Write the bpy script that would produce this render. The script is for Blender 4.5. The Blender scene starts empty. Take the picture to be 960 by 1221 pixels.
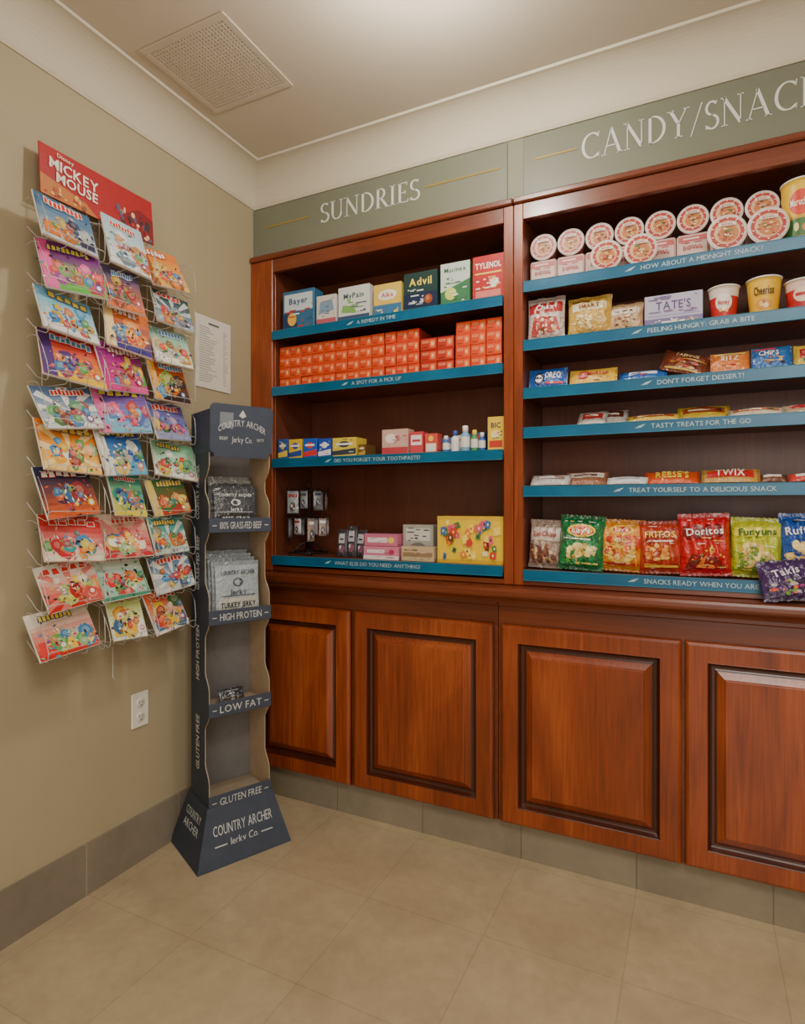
import bpy, math, random
from mathutils import Vector, Matrix
random.seed(7)
sc = bpy.context.scene
COL = sc.collection
# ------------------------------------------------------------------ camera geometry (single-view metrology of the photo)
EYE = 1.27; F = 716.0; YAW = math.radians(26.05); HOR = 603.0
CY, SY = math.cos(YAW), math.sin(YAW)
WX = -1.794      # left wall
WY = 2.142       # soffit face
def X(u, Y):
    x = Y*math.tan(math.atan((u-480)/F)-YAW)
    if 2.10 < Y < 2.4 and Y != WY:      # stay inside the shelf openings
        if x < -.59 and x > -.633: x = -.633
        if -.59 <= x < -.551 or (abs(x+.57) < .03): x = max(x, -.551)
        if x < -1.667: x = -1.667
    return x
def Z(u, v, Y): return EYE-(v-HOR)*(Y/(CY+SY*(u-480)/F))/F

def lin(c):
    return tuple((max(x, 0)/255)/12.92 if x/255 <= .04045 else ((x/255+.055)/1.055)**2.4 for x in c)

# ------------------------------------------------------------------ materials
def newmat(name):
    m = bpy.data.materials.new(name); m.use_nodes = True
    nt = m.node_tree; b = nt.nodes['Principled BSDF']
    return m, nt, b
def N(nt, t, **k):
    n = nt.nodes.new(t)
    for a, v in k.items(): setattr(n, a, v)
    return n
def ramp(nt, stops):
    r = N(nt, 'ShaderNodeValToRGB'); e = r.color_ramp.elements
    while len(e) < len(stops): e.new(.5)
    for i, (p, c) in enumerate(stops):
        e[i].position = p; e[i].color = (*lin(c), 1)
    return r
def attrmat(name, rough, bump=0, bscale=30, spec=.5, var=.12):
    m, nt, b = newmat(name); L = nt.links.new
    a = N(nt, 'ShaderNodeAttribute', attribute_name='Col')
    tc = N(nt, 'ShaderNodeTexCoord')
    n = N(nt, 'ShaderNodeTexNoise'); n.inputs['Scale'].default_value = 25
    L(tc.outputs['Object'], n.inputs['Vector'])
    mr = N(nt, 'ShaderNodeMapRange'); mr.inputs['To Min'].default_value = 1-var; mr.inputs['To Max'].default_value = 1+var
    L(n.outputs['Fac'], mr.inputs['Value'])
    mx = N(nt, 'ShaderNodeMix', data_type='RGBA', blend_type='MULTIPLY'); mx.inputs[0].default_value = 1
    L(a.outputs['Color'], mx.inputs[6]); L(mr.outputs['Result'], mx.inputs[7])
    L(mx.outputs[2], b.inputs['Base Color'])
    b.inputs['Roughness'].default_value = rough
    b.inputs['Specular IOR Level'].default_value = spec
    if bump:
        n2 = N(nt, 'ShaderNodeTexNoise'); n2.inputs['Scale'].default_value = bscale; n2.inputs['Detail'].default_value = 3
        n2.inputs['Distortion'].default_value = 1.2
        L(tc.outputs['Object'], n2.inputs['Vector'])
        bp = N(nt, 'ShaderNodeBump'); bp.inputs['Strength'].default_value = bump; bp.inputs['Distance'].default_value = .01
        L(n2.outputs['Fac'], bp.inputs['Height']); L(bp.outputs['Normal'], b.inputs['Normal'])
    return m
def noisemat(name, stops, scale=(3, 3, 3), rough=.6, detail=5, bump=0, metal=0, dist=0):
    m, nt, b = newmat(name); L = nt.links.new
    tc = N(nt, 'ShaderNodeTexCoord'); mp = N(nt, 'ShaderNodeMapping'); mp.inputs['Scale'].default_value = scale
    L(tc.outputs['Object'], mp.inputs['Vector'])
    n = N(nt, 'ShaderNodeTexNoise'); n.inputs['Scale'].default_value = 1; n.inputs['Detail'].default_value = detail
    n.inputs['Distortion'].default_value = dist
    L(mp.outputs['Vector'], n.inputs['Vector'])
    r = ramp(nt, stops); L(n.outputs['Fac'], r.inputs['Fac']); L(r.outputs['Color'], b.inputs['Base Color'])
    b.inputs['Roughness'].default_value = rough; b.inputs['Metallic'].default_value = metal
    if bump:
        bp = N(nt, 'ShaderNodeBump'); bp.inputs['Strength'].default_value = bump; bp.inputs['Distance'].default_value = .005
        L(n.outputs['Fac'], bp.inputs['Height']); L(bp.outputs['Normal'], b.inputs['Normal'])
    return m
def woodmat(name, dark, mid, light, vertical=True, rough=.32, coat=.3):
    m, nt, b = newmat(name); L = nt.links.new
    tc = N(nt, 'ShaderNodeTexCoord'); oi = N(nt, 'ShaderNodeObjectInfo'); ml = N(nt, 'ShaderNodeMath', operation='MULTIPLY'); ml.inputs[1].default_value = 20
    L(oi.outputs['Random'], ml.inputs[0]); outs = []
    for sc_, det, dist in (((4, 4, 1.1), 3, 1.4), ((130, 130, 5), 4, .3)):
        s_ = sc_ if vertical else (sc_[2], sc_[1], sc_[0])
        mp = N(nt, 'ShaderNodeMapping'); mp.inputs['Scale'].default_value = s_
        L(tc.outputs['Object'], mp.inputs['Vector']); L(ml.outputs[0], mp.inputs['Location'])
        n = N(nt, 'ShaderNodeTexNoise'); n.inputs['Scale'].default_value = 1; n.inputs['Detail'].default_value = det; n.inputs['Distortion'].default_value = dist
        L(mp.outputs['Vector'], n.inputs['Vector']); outs.append(n.outputs['Fac'])
    mixf = N(nt, 'ShaderNodeMix', data_type='FLOAT'); mixf.inputs[0].default_value = .4
    L(outs[0], mixf.inputs[2]); L(outs[1], mixf.inputs[3])
    r = ramp(nt, [(.28, dark), (.5, mid), (.72, light)]); L(mixf.outputs[0], r.inputs['Fac']); L(r.outputs['Color'], b.inputs['Base Color'])
    b.inputs['Roughness'].default_value = rough; b.inputs['Coat Weight'].default_value = coat; b.inputs['Coat Roughness'].default_value = .2
    return m
def tilemat(name, order, off, bw, bh, c1, c2, cm, rough=.4, mortar=.004):
    m, nt, b = newmat(name); L = nt.links.new
    tc = N(nt, 'ShaderNodeTexCoord'); sp = N(nt, 'ShaderNodeSeparateXYZ'); cb = N(nt, 'ShaderNodeCombineXYZ')
    L(tc.outputs['Object'], sp.inputs[0])
    for i in range(2):
        a = N(nt, 'ShaderNodeMath', operation='SUBTRACT'); a.inputs[1].default_value = off[i]-bw*40*(1-i) - bh*40*i
        L(sp.outputs[order[i]], a.inputs[0]); L(a.outputs[0], cb.inputs[i])
    br = N(nt, 'ShaderNodeTexBrick'); br.offset = 0; br.squash = 1
    br.inputs['Scale'].default_value = 1; br.inputs['Brick Width'].default_value = bw; br.inputs['Row Height'].default_value = bh
    br.inputs['Mortar Size'].default_value = mortar/2; br.inputs['Mortar Smooth'].default_value = .1
    br.inputs['Color1'].default_value = (*lin(c1), 1); br.inputs['Color2'].default_value = (*lin(c2), 1); br.inputs['Mortar'].default_value = (*lin(cm), 1)
    L(cb.outputs[0], br.inputs['Vector'])
    cur = br.outputs['Color']
    for s_, lo, hi, det in ((4.0, .85, 1.1, 6), (26, .94, 1.05, 4)):
        n = N(nt, 'ShaderNodeTexNoise'); n.inputs['Scale'].default_value = s_; n.inputs['Detail'].default_value = det; n.inputs['Roughness'].default_value = .6; n.inputs['Distortion'].default_value = .4
        L(tc.outputs['Object'], n.inputs['Vector'])
        mr = N(nt, 'ShaderNodeMapRange'); mr.inputs['From Min'].default_value = .3; mr.inputs['From Max'].default_value = .7
        mr.inputs['To Min'].default_value = lo; mr.inputs['To Max'].default_value = hi
        L(n.outputs['Fac'], mr.inputs['Value'])
        mx = N(nt, 'ShaderNodeMix', data_type='RGBA', blend_type='MULTIPLY'); mx.inputs[0].default_value = 1
        L(cur, mx.inputs[6]); L(mr.outputs['Result'], mx.inputs[7]); cur = mx.outputs[2]
    L(cur, b.inputs['Base Color'])
    b.inputs['Roughness'].default_value = rough
    bp = N(nt, 'ShaderNodeBump', invert=True); bp.inputs['Strength'].default_value = .2; bp.inputs['Distance'].default_value = .002
    L(br.outputs['Fac'], bp.inputs['Height']); L(bp.outputs['Normal'], b.inputs['Normal'])
    return m

M_PAPER = attrmat('printed_card', .42)
M_GLOSS = attrmat('glossy_print', .26, var=.16)
M_FILM = attrmat('glossy_film', .17, bump=.85, bscale=36, spec=.75)
M_CARD = attrmat('display_cardboard', .65, var=.18)
M_PLAST = attrmat('plain_plastic', .4, var=.03)
M_WV = woodmat('cherry_wood_vertical', (92, 35, 13), (136, 59, 23), (172, 87, 36))
M_WSHADE = woodmat('groove_shade_wood', (52, 20, 9), (66, 26, 12), (84, 36, 17))  # darker wood colour, paints shade into the door grooves and outer edges
M_WH = woodmat('cherry_wood_horizontal', (78, 32, 15), (106, 46, 21), (130, 62, 30), vertical=False)
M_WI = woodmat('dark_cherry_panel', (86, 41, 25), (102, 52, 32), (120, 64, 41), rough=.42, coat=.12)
M_STRIP = noisemat('teal_shelf_strip', [(.3, (2, 82, 118)), (.7, (6, 102, 140))], (6, 6, 6), .32)
M_WIRE = noisemat('coated_wire', [(.3, (186, 184, 178)), (.7, (208, 206, 200))], (9, 9, 9), .3, metal=.3)
M_DWIRE = noisemat('dark_wire', [(.3, (26, 26, 30)), (.7, (44, 44, 48))], (9, 9, 9), .35, metal=.6)
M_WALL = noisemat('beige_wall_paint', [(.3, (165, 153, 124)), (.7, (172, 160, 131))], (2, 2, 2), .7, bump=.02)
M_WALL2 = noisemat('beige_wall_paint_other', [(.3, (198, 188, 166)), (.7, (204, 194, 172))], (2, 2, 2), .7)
M_FRIEZE = noisemat('sage_paint', [(.3, (130, 130, 111)), (.7, (137, 137, 118))], (2, 2, 2), .6)
M_PANEL = noisemat('sage_sign_board', [(.3, (113, 116, 99)), (.7, (120, 123, 106))], (2, 2, 2), .45)
M_CEIL = noisemat('ceiling_paint', [(.3, (199, 188, 169)), (.7, (204, 193, 175))], (3, 3, 3), .8)
M_CROWN = noisemat('cream_trim_paint', [(.3, (198, 189, 168)), (.7, (203, 194, 174))], (3, 3, 3), .65)
M_FLOOR = tilemat('beige_floor_tile', (0, 1), (-.565, 1.31), .388, .388, (178, 160, 129), (174, 156, 126), (160, 143, 114), .24, .003)
M_BASEL = tilemat('taupe_base_tile_side', (1, 2), (1.304, -.01), .388, .5, (134, 124, 109), (128, 118, 104), (158, 149, 135), .4)
M_BASEB = tilemat('taupe_base_tile_back', (0, 2), (-.565, -.01), .388, .5, (142, 133, 114), (136, 127, 108), (110, 101, 86), .4)
M_LETTER = noisemat('satin_silver_letter', [(.3, (208, 210, 206)), (.7, (222, 224, 220))], (5, 5, 5), .4)
M_GOLD = noisemat('gold_line', [(.3, (160, 132, 60)), (.7, (178, 148, 70))], (5, 5, 5), .35, metal=.2)
M_WHITE = noisemat('white_plastic', [(.3, (225, 222, 212)), (.7, (232, 229, 220))], (5, 5, 5), .35)
M_VENT = noisemat('vent_metal', [(.3, (194, 183, 164)), (.7, (200, 189, 170))], (5, 5, 5), .6)
M_DARK = noisemat('vent_dark', [(.3, (174, 163, 145)), (.7, (179, 168, 150))], (5, 5, 5), .8)
M_EMIT, _nt, _b = newmat('lamp_glass')
_b.inputs['Base Color'].default_value = (1, .95, .85, 1); _b.inputs['Emission Color'].default_value = (1, .95, .87, 1); _b.inputs['Emission Strength'].default_value = 16

# ------------------------------------------------------------------ glyph cache
GL = {}
def cache_glyphs():
    chars = "ABCDEFGHIJKLMNOPQRSTUVWXYZabcdefghijklmnopqrstuvwxyz0123456789%&'!?./-:,"
    obs = []
    for bold in (0, 1):
        for ch in chars:
            cu = bpy.data.curves.new('g', 'FONT'); cu.body = ch; cu.resolution_u = 2; cu.offset = .022 if bold else 0.0
            o = bpy.data.objects.new('g', cu); COL.objects.link(o); obs.append((bold, ch, o))
    bpy.context.view_layer.update(); dg = bpy.context.evaluated_depsgraph_get()
    for bold, ch, o in obs:
        me = bpy.data.meshes.new_from_object(o.evaluated_get(dg))
        vs = [(v.co.x, v.co.y) for v in me.vertices]; fs = [tuple(p.vertices) for p in me.polygons]
        x0 = min((v[0] for v in vs), default=0); x1 = max((v[0] for v in vs), default=.3)
        GL[(bold, ch)] = ([(a-x0, b) for a, b in vs], fs, x1-x0)
        bpy.data.meshes.remove(me)
    for bold, ch, o in obs:
        cu = o.data; bpy.data.objects.remove(o); bpy.data.curves.remove(cu)
cache_glyphs()
CAPH = max(v[1] for v in GL[(0, 'H')][0])
def layout(s, bold=0, gap=.09):
    out = []; x = 0
    for ch in s:
        if ch == ' ': x += .3; continue
        g = GL.get((bold, ch))
        if not g: continue
        out.append((x, g)); x += g[2]+gap
    return out, max(x-gap, .01)

# ------------------------------------------------------------------ mesh builder
class MB:
    def __init__(s):
        s.v = []; s.f = []; s.c = []; s.m = []; s.sm = []; s.mats = []; s.M = Matrix.Identity(4)
    def add(s, vs, fs, col=(200, 200, 200), mat=None, smooth=False):
        mat = mat or M_PAPER
        if mat not in s.mats: s.mats.append(mat)
        k = s.mats.index(mat); b = len(s.v)
        s.v += [s.M @ Vector(v) for v in vs]
        for i, f in enumerate(fs):
            s.f.append([b+j for j in f]); c = col[i] if isinstance(col, list) else col
            s.c.append(lin(c)); s.m.append(k); s.sm.append(smooth)
    def box(s, x0, x1, y0, y1, z0, z1, col=(200, 200, 200), mat=None, ch=.0015, cols=None):
        ext = [(x0, x1), (y0, y1), (z0, z1)]; ch = min(ch, (x1-x0)*.4, (y1-y0)*.4, (z1-z0)*.4)
        vid = {}; vs = []
        for sx in (0, 1):
            for sy in (0, 1):
                for sz in (0, 1):
                    sg = (sx, sy, sz)
                    for a in range(3):
                        p = []
                        for k in range(3):
                            e = ext[k][sg[k]]
                            if k != a: e += ch if sg[k] == 0 else -ch
                            p.append(e)
                        vid[(sg, a)] = len(vs); vs.append(p)
        fs = []; cl = []
        nm = {(0, 0): 'left', (0, 1): 'right', (1, 0): 'front', (1, 1): 'back', (2, 0): 'bottom', (2, 1): 'top'}
        def sgn(d): return tuple(d[k] for k in range(3))
        for a in range(3):
            b, c = [k for k in range(3) if k != a]
            for sa in (0, 1):
                f = []
                for (i, j) in ((0, 0), (1, 0), (1, 1), (0, 1)):
                    f.append(vid[(sgn({a: sa, b: i, c: j}), a)])
                fs.append(f); cl.append((cols or {}).get(nm[(a, sa)], col))
        for c in range(3):
            a, b = [k for k in range(3) if k != c]
            for sa in (0, 1):
                for sb in (0, 1):
                    g0 = sgn({a: sa, b: sb, c: 0}); g1 = sgn({a: sa, b: sb, c: 1})
                    fs.append([vid[(g0, a)], vid[(g1, a)], vid[(g1, b)], vid[(g0, b)]]); cl.append(col)
        for sx in (0, 1):
            for sy in (0, 1):
                for sz in (0, 1):
                    g = (sx, sy, sz); fs.append([vid[(g, 0)], vid[(g, 1)], vid[(g, 2)]]); cl.append(col)
        cen = Vector(((x0+x1)/2, (y0+y1)/2, (z0+z1)/2))
        for i, f in enumerate(fs):
            p = [Vector(vs[j]) for j in f]; n = (p[1]-p[0]).cross(p[2]-p[0]); m = sum(p, Vector())/len(p)
            if n.dot(m-cen) < 0: fs[i] = f[::-1]
        s.add(vs, fs, cl, mat)
    def tube(s, pts, r=.002, n=6, col=(200, 200, 200), mat=None, closed=False):
        pts = [Vector(p) for p in pts]; vs = []; fs = []; m = len(pts)
        for i, p in enumerate(pts):
            if closed: d = pts[(i+1) % m]-pts[i-1]
            else: d = pts[min(i+1, m-1)]-pts[max(i-1, 0)]
            d.normalize(); up = Vector((0, 0, 1)) if abs(d.z) < .9 else Vector((0, 1, 0))
            a = d.cross(up).normalized(); b = a.cross(d)
            for k in range(n):
                t = 2*math.pi*k/n; vs.append(p+a*r*math.cos(t)+b*r*math.sin(t))
        for i in range(m if closed else m-1):
            j = (i+1) % m
            for k in range(n):
                l = (k+1) % n; fs.append([i*n+k, i*n+l, j*n+l, j*n+k])
        if not closed: fs += [list(range(n)), [(m-1)*n+k for k in range(n)][::-1]]
        s.add(vs, fs, col, mat, True)
    def lathe(s, prof, segs=32, cols=None, mat=None, smooth=True):
        vs = []; fs = []; cl = []
        for r, z in prof:
            for k in range(segs):
                t = 2*math.pi*k/segs; vs.append((r*math.sin(t), -r*math.cos(t), z))
        for i in range(len(prof)-1):
            for k in range(segs):
                l = (k+1) % segs; fs.append([i*segs+k, i*segs+l, (i+1)*segs+l, (i+1)*segs+k])
                cl.append(cols[i] if isinstance(cols, list) else (cols or (200, 200, 200)))
        s.add(vs, fs, cl, mat, smooth)
    def strip_profile(s, prof, p0, p1, out, mat, col=(200, 200, 200)):
        vs = []; n = len(prof)
        for (p, o) in ((p0, out[0]), (p1, out[1])):
            for d, z in prof: vs.append((p[0]+o[0]*d, p[1]+o[1]*d, z))
        fs = [[i, i+1, n+i+1, n+i] for i in range(n-1)]
        s.add(vs, fs, col, mat)
    def make(s, name, parent=None, world=True, origin='auto', label=None, flip=False):
        if origin == 'auto':
            xs = [v.x for v in s.v]; ys = [v.y for v in s.v]; zs = [v.z for v in s.v]
            origin = Vector(((min(xs)+max(xs))/2, (min(ys)+max(ys))/2, min(zs)))
        origin = Vector(origin)
        me = bpy.data.meshes.new(name); me.from_pydata([v-origin for v in s.v], [], s.f)
        for m in s.mats: me.materials.append(m)
        me.polygons.foreach_set('material_index', s.m); me.polygons.foreach_set('use_smooth', s.sm)
        at = me.color_attributes.new('Col', 'FLOAT_COLOR', 'CORNER'); buf = []
        for i, p in enumerate(me.polygons): buf += [*s.c[i], 1.0]*p.loop_total
        at.data.foreach_set('color', buf); me.update()
        o = bpy.data.objects.new(name, me); COL.objects.link(o)
        if parent:
            o.parent = parent; o.location = origin-(parent.location if world else Vector())
        else: o.location = origin
        if label: o['label'] = label
        return o

def tag(o, label, cat, group=None):
    o['label'] = label; o['category'] = cat
    if group: o['group'] = group
    return o
def struct(o): o['kind'] = 'structure'; return o
def empty(name, loc, rz=0):
    o = bpy.data.objects.new(name, None); o.empty_display_size = .1; o.location = Vector(loc); o.rotation_euler = (0, 0, rz)
    COL.objects.link(o); return o

def glyphs(B, s, P, cx, cz, h, maxw, col, w, hh, bold=1, rot=0, off=.0014, mat=None, gap=.09):
    lay, tw = layout(s, bold, gap); sc_ = h*hh/CAPH; wid = tw*sc_; sx = 1
    if maxw and wid > maxw*w: sx = maxw*w/wid
    cr, sr = math.cos(math.radians(rot)), math.sin(math.radians(rot))
    for x, (vs, fs, gw) in lay:
        pts = []
        for a, b in vs:
            lx = ((a+x)*sc_-wid/2)*sx; lz = (b*sc_-h*hh/2)
            rx, rz = lx*cr-lz*sr, lx*sr+lz*cr
            pts.append(P(cx+rx/w, cz+rz/hh, off))
        B.add(pts, fs, col, mat)
def decor(B, P, w, h, elems, curved=False, mat=None, base=.0004, inc=.00025):
    off = base
    for e in elems:
        off += inc
        if e[0] == 'r':
            _, x0, x1, z0, z1, c = e; n = 8 if curved else 1
            vs = [P(x0+(x1-x0)*i/n, z0+(z1-z0)*j/n, off) for j in range(n+1) for i in range(n+1)]
            fs = [[j*(n+1)+i, j*(n+1)+i+1, (j+1)*(n+1)+i+1, (j+1)*(n+1)+i] for j in range(n) for i in range(n)]
            B.add(vs, fs, c, mat, curved)
        elif e[0] == 'e':
            _, cx, cz, rx, rz, c = e; big = rx > .12; R = 4 if (curved and big) else 1; n = 24 if big else 12
            vs = [P(cx, cz, off)]; fs = []
            for r in range(1, R+1):
                for k in range(n):
                    t = 2*math.pi*k/n; vs.append(P(cx+rx*r/R*math.cos(t), cz+rz*r/R*math.sin(t), off))
            for k in range(n):
                l = (k+1) % n; fs.append([0, 1+k, 1+l])
                for r in range(1, R): fs.append([1+(r-1)*n+k, 1+r*n+k, 1+r*n+l, 1+(r-1)*n+l])
            B.add(vs, fs, c, mat, curved)
        elif e[0] == 'q':
            pts = e[1]
            if curved and len(pts) >= 4:
                m = 5; cx = sum(p[0] for p in pts)/len(pts); cz = sum(p[1] for p in pts)/len(pts); ed = []
                for i, p in enumerate(pts):
                    q = pts[(i+1) % len(pts)]
                    for k in range(m): ed.append((p[0]+(q[0]-p[0])*k/m, p[1]+(q[1]-p[1])*k/m))
                L_ = len(ed); vs = [P(cx, cz, off)]; fs = []
                for r in range(1, 5):
                    for a, b in ed: vs.append(P(cx+(a-cx)*r/4, cz+(b-cz)*r/4, off))
                for k in range(L_):
                    l = (k+1) % L_; fs.append([0, 1+k, 1+l])
                    for r in range(1, 4): fs.append([1+(r-1)*L_+k, 1+r*L_+k, 1+r*L_+l, 1+(r-1)*L_+l])
                B.add(vs, fs, e[2], mat, True)
            else: B.add([P(x, z, off) for x, z in pts], [list(range(len(pts)))], e[2], mat)
        elif e[0] == 's':
            _, cx, cz, rx, rz, n, c = e; vs = [P(cx, cz, off)]
            for k in range(2*n):
                t = math.pi*k/n; q = 1 if k % 2 == 0 else .62
                vs.append(P(cx+rx*q*math.cos(t), cz+rz*q*math.sin(t), off))
            B.add(vs, [[0, 1+k, 1+(k+1) % (2*n)] for k in range(2*n)], c, mat)
        elif e[0] == 't':
            _, s, cx, cz, hh, mw, c = e[:7]; rot = e[7] if len(e) > 7 else 0
            glyphs(B, s, P, cx, cz, hh, mw, c, w, h, 1, rot, off+(.0024 if curved else .0002), mat)

# ------------------------------------------------------------------ room shell
def slab(name, x0, x1, y0, y1, z0, z1, mat):
    B = MB(); B.box(x0, x1, y0, y1, z0, z1, mat=mat, ch=0.0001); return struct(B.make(name, origin=(0, 0, 0)))
RX, FYW, CZ, BY = 2.3, -2.3, 2.74, 2.46
slab('floor', WX-.1, RX+.1, FYW-.1, BY+.1, -.1, 0, M_FLOOR)
slab('ceiling', WX-.1, RX+.1, FYW-.1, BY+.1, CZ, CZ+.1, M_CEIL)
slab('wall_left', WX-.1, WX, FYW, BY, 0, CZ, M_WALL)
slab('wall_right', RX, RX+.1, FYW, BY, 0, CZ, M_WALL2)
slab('wall_front', WX-.1, RX+.1, FYW-.1, FYW, 0, CZ, M_WALL2)
slab('wall_back', WX-.1, RX+.1, BY, BY+.1, 0, CZ, M_WALL2)
slab('wall_soffit', WX, RX, WY, BY, 2.378, CZ, M_FRIEZE)
UR = .66
slab('wall_back_side', UR+.002, RX, WY, BY, 0, 2.378, M_FRIEZE)
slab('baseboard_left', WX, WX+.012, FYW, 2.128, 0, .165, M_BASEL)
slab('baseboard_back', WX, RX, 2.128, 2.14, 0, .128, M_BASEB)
CR = [(.0, 2.600), (.006, 2.600), (.009, 2.606), (.012, 2.612)]+[(.012+.114*(1-math.cos(math.radians(a))), 2.614+.118*math.sin(math.radians(a))) for a in range(6, 91, 7)]+[(.130, 2.7395)]
B = MB(); B.strip_profile(CR, (WX, WY), (WX, FYW), ((1, -1), (1, 1)), M_CROWN); struct(B.make('trim_1', origin=(0, 0, 0)))
B = MB(); B.strip_profile(CR, (RX, WY), (WX, WY), ((-1, -1), (1, -1)), M_CROWN); struct(B.make('trim_2', origin=(0, 0, 0)))

# ceiling vent
B = MB(); vx0, vx1, vy0, vy1 = -1.615, -1.262, 1.365, 1.715
for a in ((vx0, vx1, vy0, vy0+.022), (vx0, vx1, vy1-.022, vy1), (vx0, vx0+.022, vy0+.022, vy1-.022), (vx1-.022, vx1, vy0+.022, vy1-.022)):
    B.box(*a, CZ-.005, CZ-.0005, mat=M_VENT, ch=.002)
vent = empty('air_vent', ((vx0+vx1)/2, (vy0+vy1)/2, CZ-.01)); B.make('vent_frame', vent)
B = MB(); n = 24
for i in range(n+1):
    x = vx0+.022+(vx1-vx0-.044)*i/n; B.box(x-.0032, x+.0032, vy0+.022, vy1-.022, CZ-.0045, CZ-.0028, mat=M_VENT, ch=.0003)
for i in range(n+1):
    y = vy0+.022+(vy1-vy0-.044)*i/n; B.box(vx0+.022, vx1-.022, y-.0032, y+.0032, CZ-.0048, CZ-.0030, mat=M_VENT, ch=.0003)
B.box(vx0+.02, vx1-.02, vy0+.02, vy1-.02, CZ-.0025, CZ-.0005, mat=M_DARK)
B.make('vent_grille', vent)
tag(vent, 'square pale egg crate air return grille set in the ceiling', 'vent')

# ceiling lamp
LX, LY = -.64, 1.41
lamp = empty('ceiling_lamp', (LX, LY, CZ))
B = MB(); B.M = Matrix.Translation((LX, LY, 0)); B.lathe([(0, CZ-.001), (.13, CZ-.001), (.135, CZ-.012), (.13, CZ-.022), (.0, CZ-.022)], 32, (225, 220, 205), M_WHITE); B.make('lamp_base', lamp)
B = MB(); B.M = Matrix.Translation((LX, LY, 0)); B.lathe([(.120, CZ-.0225), (.122, CZ-.035), (.11, CZ-.06), (.085, CZ-.082), (.045, CZ-.094), (0.001, CZ-.097)], 32, (255, 255, 255), M_EMIT); B.make('lamp_shade', lamp)
tag(lamp, 'round flush frosted dome lamp fixed on the ceiling', 'lamp')

# ------------------------------------------------------------------ base cabinets
def ringpanel(B, x0, x1, z0, z1, rings, y, mat):
    for i in range(len(rings)-1):
        vs = []
        for ins, yo in rings[i:i+2]: vs += [(x0+ins, y+yo, z0+ins), (x1-ins, y+yo, z0+ins), (x1-ins, y+yo, z1-ins), (x0+ins, y+yo, z1-ins)]
        B.add(vs, [[k, (k+1) % 4, 4+(k+1) % 4, 4+k] for k in range(4)], (120, 50, 20), M_WSHADE if 6 <= i <= 12 or i == 0 else mat)
    ins, yo = rings[-1]
    B.add([(x0+ins, y+yo, z0+ins), (x1-ins, y+yo, z0+ins), (x1-ins, y+yo, z1-ins), (x0+ins, y+yo, z1-ins)], [[0, 1, 2, 3]], (120, 50, 20), mat)
    B.add([(x0, y, z0), (x1, y, z0), (x1, y, z1), (x0, y, z1)], [[3, 2, 1, 0]], (120, 50, 20), mat)
RINGS = [(0, .0), (0, -.012), (.004, -.018), (.008, -.0205), (.012, -.022), (.062, -.022), (.0635, -.0225), (.066, -.020), (.069, -.012), (.072, -.005), (.076, -.0025), (.083, -.002), (.086, -.0035), (.090, -.0045), (.110, -.0165), (.112, -.0195), (.115, -.0205)]
DF = 2.111
def base_cab(x0, x1, doors, label):
    e = empty('base_cabinet', ((x0+x1)/2, 2.28, .13))
    B = MB()
    B.box(x0, x1, DF, 2.44, .13, .928, mat=M_WH, ch=.001)
    B.make('body', e)
    for a, b in doors:
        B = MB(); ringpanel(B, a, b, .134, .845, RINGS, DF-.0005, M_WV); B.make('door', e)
    B = MB(); B.box(x0, x1, DF-.014, DF-.0005, .908, .928, mat=M_WH, ch=.004)
    B.make('rail_moulding', e)
    tag(e, label, 'cabinet')
base_cab(WX+.002, -.645, [(-1.775, -1.260), (-1.244, -.658)], 'cherry wood base cabinet with raised panel doors behind the jerky stand')
base_cab(-.643, UR-.02, [(-.630, -.040), (-.031, .560)], 'cherry wood base cabinet with raised panel doors under the snack shelves')
B = MB(); pr = [(2.44, .9285), (2.060, .9285), (2.056, .934), (2.048, .942), (2.038, .948), (2.033, .953), (2.031, .960), (2.031, .972), (2.034, .980), (2.040, .9835), (2.44, .9835)]
x0, x1 = WX+.002, UR
vs = [(x, y, z) for x in (x0, x1) for y, z in pr]; n = len(pr)
B.add(vs, [[i, (i+1) % n, n+(i+1) % n, n+i] for i in range(n)]+[list(range(n))[::-1], list(range(n, 2*n))], mat=M_WH)
tag(B.make('countertop'), 'long cherry wood countertop ledge with moulded nose above cabinet doors', 'countertop')

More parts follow.
